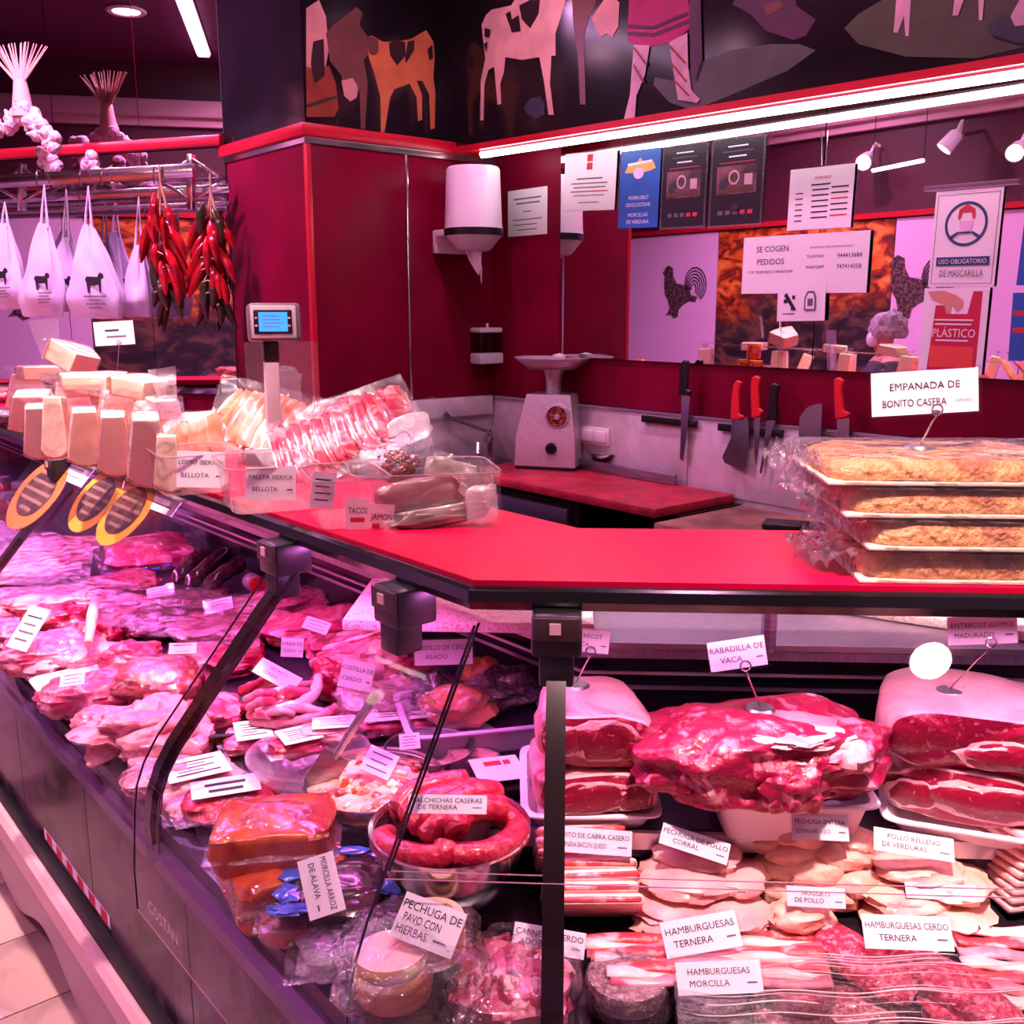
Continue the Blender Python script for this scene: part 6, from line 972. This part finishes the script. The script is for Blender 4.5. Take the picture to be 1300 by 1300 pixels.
# loose cards on the left meats
for l, tt, x, y, w_, h_, rl, z, tl in (('white label tilted steeply on the pink shoulder at the left', rules(4), 36, 798, 28, 46, -18, .13, 45), ('small card on the pork loin in the foam tray', rules(3), 92, 862, 30, 16, 8, .12, 55), ('card lying on the liver bag', rules(3), 203, 751, 32, 12, 12, .09, 50), ('card on the purple bag left of the post', rules(3), 278, 768, 34, 14, 14, .09, 50), ('card standing behind the ham joint', rules(2), 232, 823, 34, 14, 0, .12, 30), ('long card lying on the pile of pork strips', two('SECRETO', 'CERDO', .2), 352, 857, 62, 18, -32, .1, 50), ('small standing card with dark clip behind the strips', two('OREJA DE', 'CERDO', .18), 371, 822, 28, 24, -4, .12, 15), ('slanted card on a wire beside the roast bags', two('COSTILLA DE', 'CERDO', .15), 453, 857, 42, 36, -14, .12, 20), ('card on the rib strips at the back', rules(3), 402, 794, 34, 14, -22, .1, 50), ('CODILLO DE CERDO ASADO card behind the roast tray', two('CODILLO DE CERDO', 'ASADO', .19), 563, 828, 74, 32, 0, .15, 12), ('slanted card in the salad bowl', rules(3), 482, 968, 40, 26, -26, .11, 45), ('small card at the back of the salad bowl', rules(4), 520, 941, 26, 16, 4, .1, 45)):
    c = ld(x, y, z); k = mpp(c); card(l, tt, c, w_*k, h_*k*(1.3 if tl > 40 else 1), 5, tl, rl)

# more cuts that fill the case
for px, py, w_, d_, h_, m_, yw, lab, fm in ((60, 695, 110, .2, .06, 'pork_pale', 10, 'pale fatty piece at the far end behind the belly slabs', None), (150, 738, 90, .18, .05, 'pork', 20, 'streaky cut between the printed bag and the white bone', 'wrap'), (245, 762, 90, .18, .05, 'liver', 15, 'dark film wrapped cut below the cured sausages', 'wrap'), (318, 770, 80, .16, .05, 'pork_pale', 30, 'pale cut in film right of the post top', 'wrap'), (365, 760, 90, .16, .06, 'pork', 10, 'pink cut at the back under the first bracket', 'wrap'), (300, 835, 70, .14, .06, 'pork_red', 20, 'red cut beside the dark post', None), (165, 830, 70, .12, .06, 'pork', 0, 'small pink cut between bone and ham joint', None), (425, 815, 80, .14, .06, 'pork', 30, 'mottled cut beside the small standing card', None), (520, 858, 70, .14, .06, 'pork_red', 10, 'red cut in film behind the roast bags', 'wrap'), (470, 915, 70, .12, .04, 'pork', 20, 'flat cut in film above the salad bowl', 'wrap'), (195, 985, 90, .14, .05, 'pork_pale', 25, 'pale cut in film near the front glass under the post', 'wrap'), (270, 905, 80, .14, .06, 'pork', 20, 'pink cut left of the dark tray behind the post', None), (5, 905, 60, .14, .05, 'pork', 20, 'small pink cut at the left edge near the glass', None), (20, 800, 80, .16, .06, 'pork', 10, 'streaky cut behind the steep label', None), (110, 832, 80, .14, .06, 'pork_pale', 30, 'pale rounded cut between shoulder and ham', None), (575, 800, 70, .1, .05, 'pork', 0, 'pink cut at the back behind the roast card', 'wrap'), (335, 1185, 110, .12, .05, 'marinade', 30, 'orange marinated piece low by the front glass', 'wrap'), (600, 970, 80, .1, .04, 'fillet', 10, 'pale film pack under the logo pack', 'wrap')):
    LL('meat_cut', lab, px, py, w_, d_, h_, m_, yw, px*.37, film_=fm, amp=.18)
def lfilm(pts, lab, seed):
    a, b_, c_, d_ = [ld(x, y, z) for x, y, z in pts]
    MB().grid(lambda u, v: a.lerp(b_, u).lerp(d_.lerp(c_, u), v)+V((0, 0, .012*NZ.noise(V((u*6, v*5, seed))))), 26, 18).build('clear_film', 'wrap', None, lab, 'film', 'loose film over the left case meats')
lfilm([(100, 730, .09), (330, 760, .09), (330, 830, .1), (120, 790, .11)], 'loose clear film over the liver and dark cuts', 1); lfilm([(0, 660, .1), (120, 690, .1), (110, 760, .1), (0, 740, .1)], 'loose clear film over the pale cuts at the far end', 2); lfilm([(420, 850, .1), (540, 850, .1), (560, 910, .09), (440, 920, .09)], 'loose clear film over the pork left of the roast tray', 3)
# ---------------------------------------------------------------- left: hanging rack, bags, peppers, garlic
def q3(px, py, off=.22): return pw(px, py, off)
RK = T('hanging_rack', 'chrome hanging rack with lattice brackets below the red rail', 'rack', q3(150, 235))
def flatbar(name, a, b, h, th, parent, m='chrome'):
    a, b = V(a), V(b); M = fr((a+b)/2, b-a, (0, 0, 1)); MB(M).box((0, 0, 0), ((b-a).length, th, h), .002).build(name, m, parent)
flatbar('front_bar', q3(-60, 234), q3(245, 216), .06, .012, RK); flatbar('rear_bar', pw(-60, 256, .08), pw(292, 239, .08), .04, .012, RK); flatbar('lower_bar', pw(-60, 272, .1), pw(292, 258, .1), .02, .012, RK, 'steel')
for x, y0, y1 in ((28, 208, 268), (243, 196, 266)):
    flatbar('bracket_post', q3(x, y0, .16), q3(x, y1, .16), .03, .03, RK)
    for dx, ya, yb in ((-34, y0+6, y0+28), (34, y0+6, y0+28), (-34, y1-12, y1-32), (34, y1-12, y1-32)): flatbar('brace', q3(x, ya, .17), q3(x+dx, yb, .17), .018, .006, RK)
for k, x in enumerate((52, 107, 134, 200, 262)):
    a = q3(x, 226+k*-1, .235); MB().tube([a+V((0, 0, .03)), a+WN*.02+V((0, 0, .035)), a+WN*.03, a+WN*.025-V((0, 0, .04))], .004, 6).build('hook', 'chrome', RK)
MT['bag_white'] = bpy.data.materials.new('bag_white'); M_ = MT['bag_white']; M_.use_nodes = True; N_ = M_.node_tree.nodes; L__ = M_.node_tree.links
d1 = N_.new('ShaderNodeBsdfTranslucent'); d1.inputs[0].default_value = (.85, .8, .9, 1); mx_ = N_.new('ShaderNodeMixShader'); mx_.inputs[0].default_value = .3; N_['Principled BSDF'].inputs['Base Color'].default_value = (.9, .86, .92, 1); N_['Principled BSDF'].inputs['Roughness'].default_value = .35
L__.new(N_['Principled BSDF'].outputs[0], mx_.inputs[1]); L__.new(d1.outputs[0], mx_.inputs[2]); L__.new(mx_.outputs[0], N_['Material Output'].inputs[0])
def bag(hx_, hy_, top_y, bot_y, cx, w, lab, off, seed, pr=True):
    h0 = q3(hx_, hy_, off); tp = q3(hx_, top_y, off); bt = q3(cx, bot_y, off); s = mpp(tp); H = tp.z-bt.z; W = w*s; sx = -WD
    t = T('carrier_bag', lab, 'bag', V((bt.x, bt.y, bt.z)), 'white carrier bags on the rack'); cen = lambda v: tp.lerp(bt, v)
    def bf(u, v):
        a = 2*math.pi*u; ww = W*(.10+.9*min(1, v/.75)**.85)/2*(1-.12*max(0, v-.85)/.15); dd = .02+.1*math.sin(min(1, v*1.05)*math.pi*.5)*(1-.75*max(0, v-.8)/.2)
        nz = NZ.noise(V((math.cos(a)*2+seed, math.sin(a)*2, v*3))); fo = .012*math.sin(a*7+seed)*(1-v)**.6
        c = cen(v); return c+sx*((ww+fo)*math.copysign(abs(math.cos(a))**.8, math.cos(a))*(1+.1*nz))+WN*((dd/2+fo*.5)*math.sin(a)*(1+.3*nz))+V((0, 0, .01*nz))
    mb = MB(); mb.grid(bf, 44, 18, True); mb.add([bf(i/44, 1) for i in range(44)], [tuple(range(44))]); mb.build('bag_body', 'bag_white', t)
    for q in (-1, 1): MB().tube([h0, h0.lerp(tp, .6)+sx*(.012*q), tp+sx*(.02*q)-V((0, 0, .02))], [.003, .005, .009], 6).build('handle', 'bag_white', t)
    if pr:
        c = cen(.62)+WN*.062+sx*(W*.17); Mp = fr(c, sx, WN); k = W*.16
        mb = MB(Mp); pts = [(-1, .3), (-.8, .6), (.45, .55), (.75, .95), (1.15, .8), (1.2, .45), (.9, .3), (.8, -.9), (.6, -.9), (.5, -.2), (-.45, -.25), (-.55, -.9), (-.78, -.9), (-.85, 0)]; mb.add([(x*k, y*k, 0) for x, y in pts], [tuple(range(len(pts)))]); mb.build('cow_print', 'ink', t, sm=0)
        mb = MB(Mp)
        for r_ in range(4): ww = k*(1.3, .7, 1.1, .8)[r_]; y = -k*(1.3+.35*r_); mb.add([(-ww, y, 0), (ww, y, 0), (ww, y+k*.12, 0), (-ww, y+k*.12, 0)], [(0, 1, 2, 3)])
        mb.build('lettering', 'gray_ink', t, sm=0)
bag(6, 256, 284, 392, 2, 70, 'white carrier bag at the far left end of the rack', .2, 1); bag(56, 234, 284, 402, 55, 72, 'white carrier bag with cow print, second from the left', .24, 2); bag(84, 240, 302, 395, 86, 60, 'white carrier bag hanging behind, between the two front bags', .13, 3); bag(112, 236, 286, 404, 124, 84, 'largest white carrier bag with cow print, nearest the peppers', .25, 4); bag(176, 250, 312, 402, 176, 44, 'narrow white carrier bag half hidden behind the first pepper string', .14, 5, False)
mat('pepper_red', 'c40c1c', .18, c2='8c0818', ns=12, coat=.6); mat('pepper_green', '2c3c18', .2, c2='3c2418', ns=9, coat=.5); mat('raffia', 'c8a070', .7)
def peppers(px, y0, y1, wp, lab, seed, n=30, off=.24):
    tp, bt = q3(px, y0, off), q3(px, y1, off); s = mpp(tp); t = T('pepper_string', lab, 'peppers', bt, 'strings of peppers on the rack'); rn = random.Random(seed); H = tp.z-bt.z; sx = -WD
    MB().tube([tp+V((0, 0, .1)), tp, bt+V((0, 0, H*.25))], .004, 6).build('cord', 'raffia', t)
    for q in (-1, 1): MB().tube([tp+V((0, 0, .02)), tp+sx*.02*q-V((0, 0, .06)), tp+sx*.03*q-V((0, 0, .14))], .006, 6).build('raffia_tie', 'raffia', t)
    for i in range(n):
        v = i/n*.78; a = rn.uniform(0, 6.28); r0 = wp*s*.5*(.45+.55*math.sin(math.pi*min(1, v*1.2+.15))); st = tp+V((0, 0, -.03-v*H))+sx*(math.cos(a)*r0*.35)+WN*(math.sin(a)*.03+.02)
        ln = rn.uniform(.13, .19); dr_ = V((0, 0, -1))+sx*(math.cos(a)*.25)+WN*(math.sin(a)*.12); bd = sx*rn.uniform(-.25, .25)
        P = [st+(dr_*u+bd*u*u)*ln+sx*(math.cos(a)*r0*.45*min(1, u*2)) for u in [j/6 for j in range(7)]]
        MB().tube(P, [.005, .017, .021, .02, .017, .012, .004], 9).build('pepper', 'pepper_green' if v > .58 and rn.random() < .8 or rn.random() < .1 else 'pepper_red', t)
    for q in range(4): a = tp+V((0, 0, -H*(.5+.1*q)))+WN*.06; MB().tube([a-sx*.03, a+V((0, 0, .008)), a+sx*.035-V((0, 0, .006))], .003, 5).build('raffia_knot', 'raffia', t)
peppers(204, 238, 404, 52, 'string of red and green peppers nearest the carrier bags', 3, 34); peppers(268, 250, 404, 48, 'darker string of red and green peppers beside the red pillar', 7, 32, .2)
mat('garlic', 'e8ccc4', .5, c2='c89aa0', ns=14, st=(6, 6, 1)); mat('straw', 'd8a888', .7)
kn = q3(29, 140, .28); GB = T('garlic_braid', 'braid of garlic with a fan of dry stalks above the red rail', 'garlic', kn-V((0, 0, .3))); rn = random.Random(2); sx = -WD; s = mpp(kn)
for i in range(22):
    a = -1.1+2.2*i/21; e = kn+V((0, 0, .26+.03*math.cos(a*1.3)))+sx*(.16*math.sin(a)*(1 if abs(a) < .8 else 1.1))+WN*rn.uniform(-.02, .02); MB().tube([kn+V((0, 0, .02)), kn+V((0, 0, .12))+sx*(.02*math.sin(a)), e], [.008, .006, .002], 5).build('dry_stalk', 'straw', GB)
MB().tube([kn+V((0, 0, -.03)), kn+V((0, 0, .13))], [.05, .028], 12).build('stalk_bundle', 'straw', GB)
def gl(path, n):
    P = [q3(x, y, o) for x, y, o in path]
    for i in range(n):
        u = i/(n-1)*(len(P)-1); j = min(int(u), len(P)-2); c = P[j].lerp(P[j+1], u-j); 
        for q in (-1, 1):
            d = V((rn.uniform(-.02, .02), rn.uniform(-.02, .02), q*.022)); MB(Matrix.Translation(c+d) @ Matrix.Rotation(rn.uniform(0, 3), 4, 'X')).lathe([(0, -.028), (.024, -.022), (.034, -.004), (.03, .014), (.012, .028), (.006, .044), (0, .046)], 12).build('garlic_bulb', 'garlic', GB)
gl([(30, 145, .28), (14, 156, .28), (-20, 164, .28)], 6); gl([(34, 142, .28), (50, 165, .28), (70, 182, .28)], 7)
gl2 = T('garlic_braid', 'short garlic braid hanging below the red rail', 'garlic', q3(64, 225, .12)); GBk = GB; GB = gl2; gl([(58, 200, .12), (66, 212, .12), (72, 222, .12)], 4); gl([(112, 205, .1), (118, 214, .1)], 2); GB = GBk
# ---------------------------------------------------------------- customer seen only in the rear mirror
mat('skin', 'd89c88', .5, sss=.1); mat('hair_gray', '8c8488', .6, c2='b8b0b4', ns=40, bs=.6, bn=60); mat('coat', '3a3440', .8); mat('cloth_mask', 'e8e4ea', .7)
pc = V((-3.32, .2, 0)); PN = T('person', 'customer with short grey hair, white face mask and dark coat, seen in the rear mirror', 'person', pc); fw = V((-.75, .66, 0)).normalized(); sd = V((-fw.y, fw.x, 0))
def skinmesh(name, nodes, edges, m, parent, root=0, sub=2):
    me = bpy.data.meshes.new(name); me.from_pydata([pc+sd*x+fw*y+V((0, 0, z))-V(parent['w']) for x, y, z, r in nodes], edges, []); o = bpy.data.objects.new(name, me); COL.objects.link(o); o.parent = parent; o['w'] = parent['w']
    o.modifiers.new('s', 'SKIN'); 
    for k, n in enumerate(nodes): me.skin_vertices[0].data[k].radius = (n[3], n[3]*(n[4] if len(n) > 4 else 1)) if len(n) > 3 else (.05, .05)
    me.skin_vertices[0].data[root].use_root = True; sb_ = o.modifiers.new('u', 'SUBSURF'); sb_.levels = sub; sb_.render_levels = sub
    me.materials.append(MT[m]); return o
B = []
B = [(0, 0, .86, .13), (0, 0, 1.0, .125), (0, -.01, 1.16, .14), (0, 0, 1.27, .1), (0, .015, 1.33, .052), (0, .03, 1.40, .072), (0, .03, 1.46, .078), (0, .02, 1.51, .06)]
Eg = [(i, i+1) for i in range(7)]
for q in (-1, 1):
    b0 = len(B); B += [(q*.17, 0, 1.24, .06), (q*.21, .02, 1.0, .045), (q*.19, .18, .88, .036), (q*.18, .27, .86, .03)]; Eg += [(3, b0), (b0, b0+1), (b0+1, b0+2), (b0+2, b0+3)]
    for fi in range(5): n0 = len(B); yy = (.075, .085, .08, .065, .04)[fi]; B += [(q*(.18+(fi-1.5)*.018 if fi < 4 else .14), .27+yy*.6, .855, .0085), (q*(.18+(fi-1.5)*.02 if fi < 4 else .125), .27+yy, .84, .0075)]; Eg += [(b0+3, n0), (n0, n0+1)]
    b1 = len(B); B += [(q*.1, 0, .78, .095), (q*.1, .01, .45, .06), (q*.1, -.01, .08, .042), (q*.1, .12, .035, .034)]; Eg += [(0, b1), (b1, b1+1), (b1+1, b1+2), (b1+2, b1+3)]
skinmesh('body', B, Eg, 'skin', PN)
CN = [(0, 0, .70, .17), (0, 0, .9, .17), (0, 0, 1.05, .16), (0, 0, 1.18, .165), (0, 0, 1.28, .1)]; CE = [(0, 1), (1, 2), (2, 3), (3, 4)]
for q in (-1, 1): n0 = len(CN); CN += [(q*.17, 0, 1.24, .078), (q*.215, .02, 1.0, .062), (q*.19, .16, .89, .05)]; CE += [(3, n0), (n0, n0+1), (n0+1, n0+2)]
skinmesh('coat', CN, CE, 'coat', PN)
for q in (-1, 1): skinmesh('trouser_leg', [(q*.1, 0, .8, .11), (q*.1, .01, .45, .08), (q*.1, 0, .09, .065)], [(0, 1), (1, 2)], 'coat', PN); MB(fr(pc+sd*(q*.1)+fw*.06+V((0, 0, .045)), fw, (0, 0, 1))).blob((.26, .1, .085), 3, .05, 1, .8).build('shoe', 'black', PN)
HMx = fr(pc+fw*.02+V((0, 0, 1.455)), fw, (0, 0, 1))
mb = MB(HMx @ Matrix.Translation((-.02, 0, .02))); mb.blob((.23, .215, .25), 5, .1, 3, .95, 30, 20, -.35, .05); mb.build('hair', 'hair_gray', PN)
MB(HMx @ Matrix.Translation((.07, 0, -.03))).blob((.07, .13, .1), 5, .05, 2, .8, 20, 12).build('face_mask', 'cloth_mask', PN); MB(HMx @ Matrix.Translation((.085, 0, .015))).blob((.03, .03, .04), 2, .05, 2, 1, 10, 8).build('nose_bridge', 'skin', PN)
for q in (-1, 1): MB(HMx @ Matrix.Translation((.078, q*.034, .03))).blob((.02, .03, .018), 1, 0, 1, 1, 12, 8).build('eye', 'white', PN); MB(HMx @ Matrix.Translation((.087, q*.034, .03))).blob((.006, .012, .012), 1, 0, 1, 1, 10, 6).build('iris', 'ink', PN); MB(HMx @ Matrix.Translation((.0, q*.083, -.005))).blob((.035, .018, .06), 1, .1, 1, 1, 12, 8).build('ear', 'skin', PN)
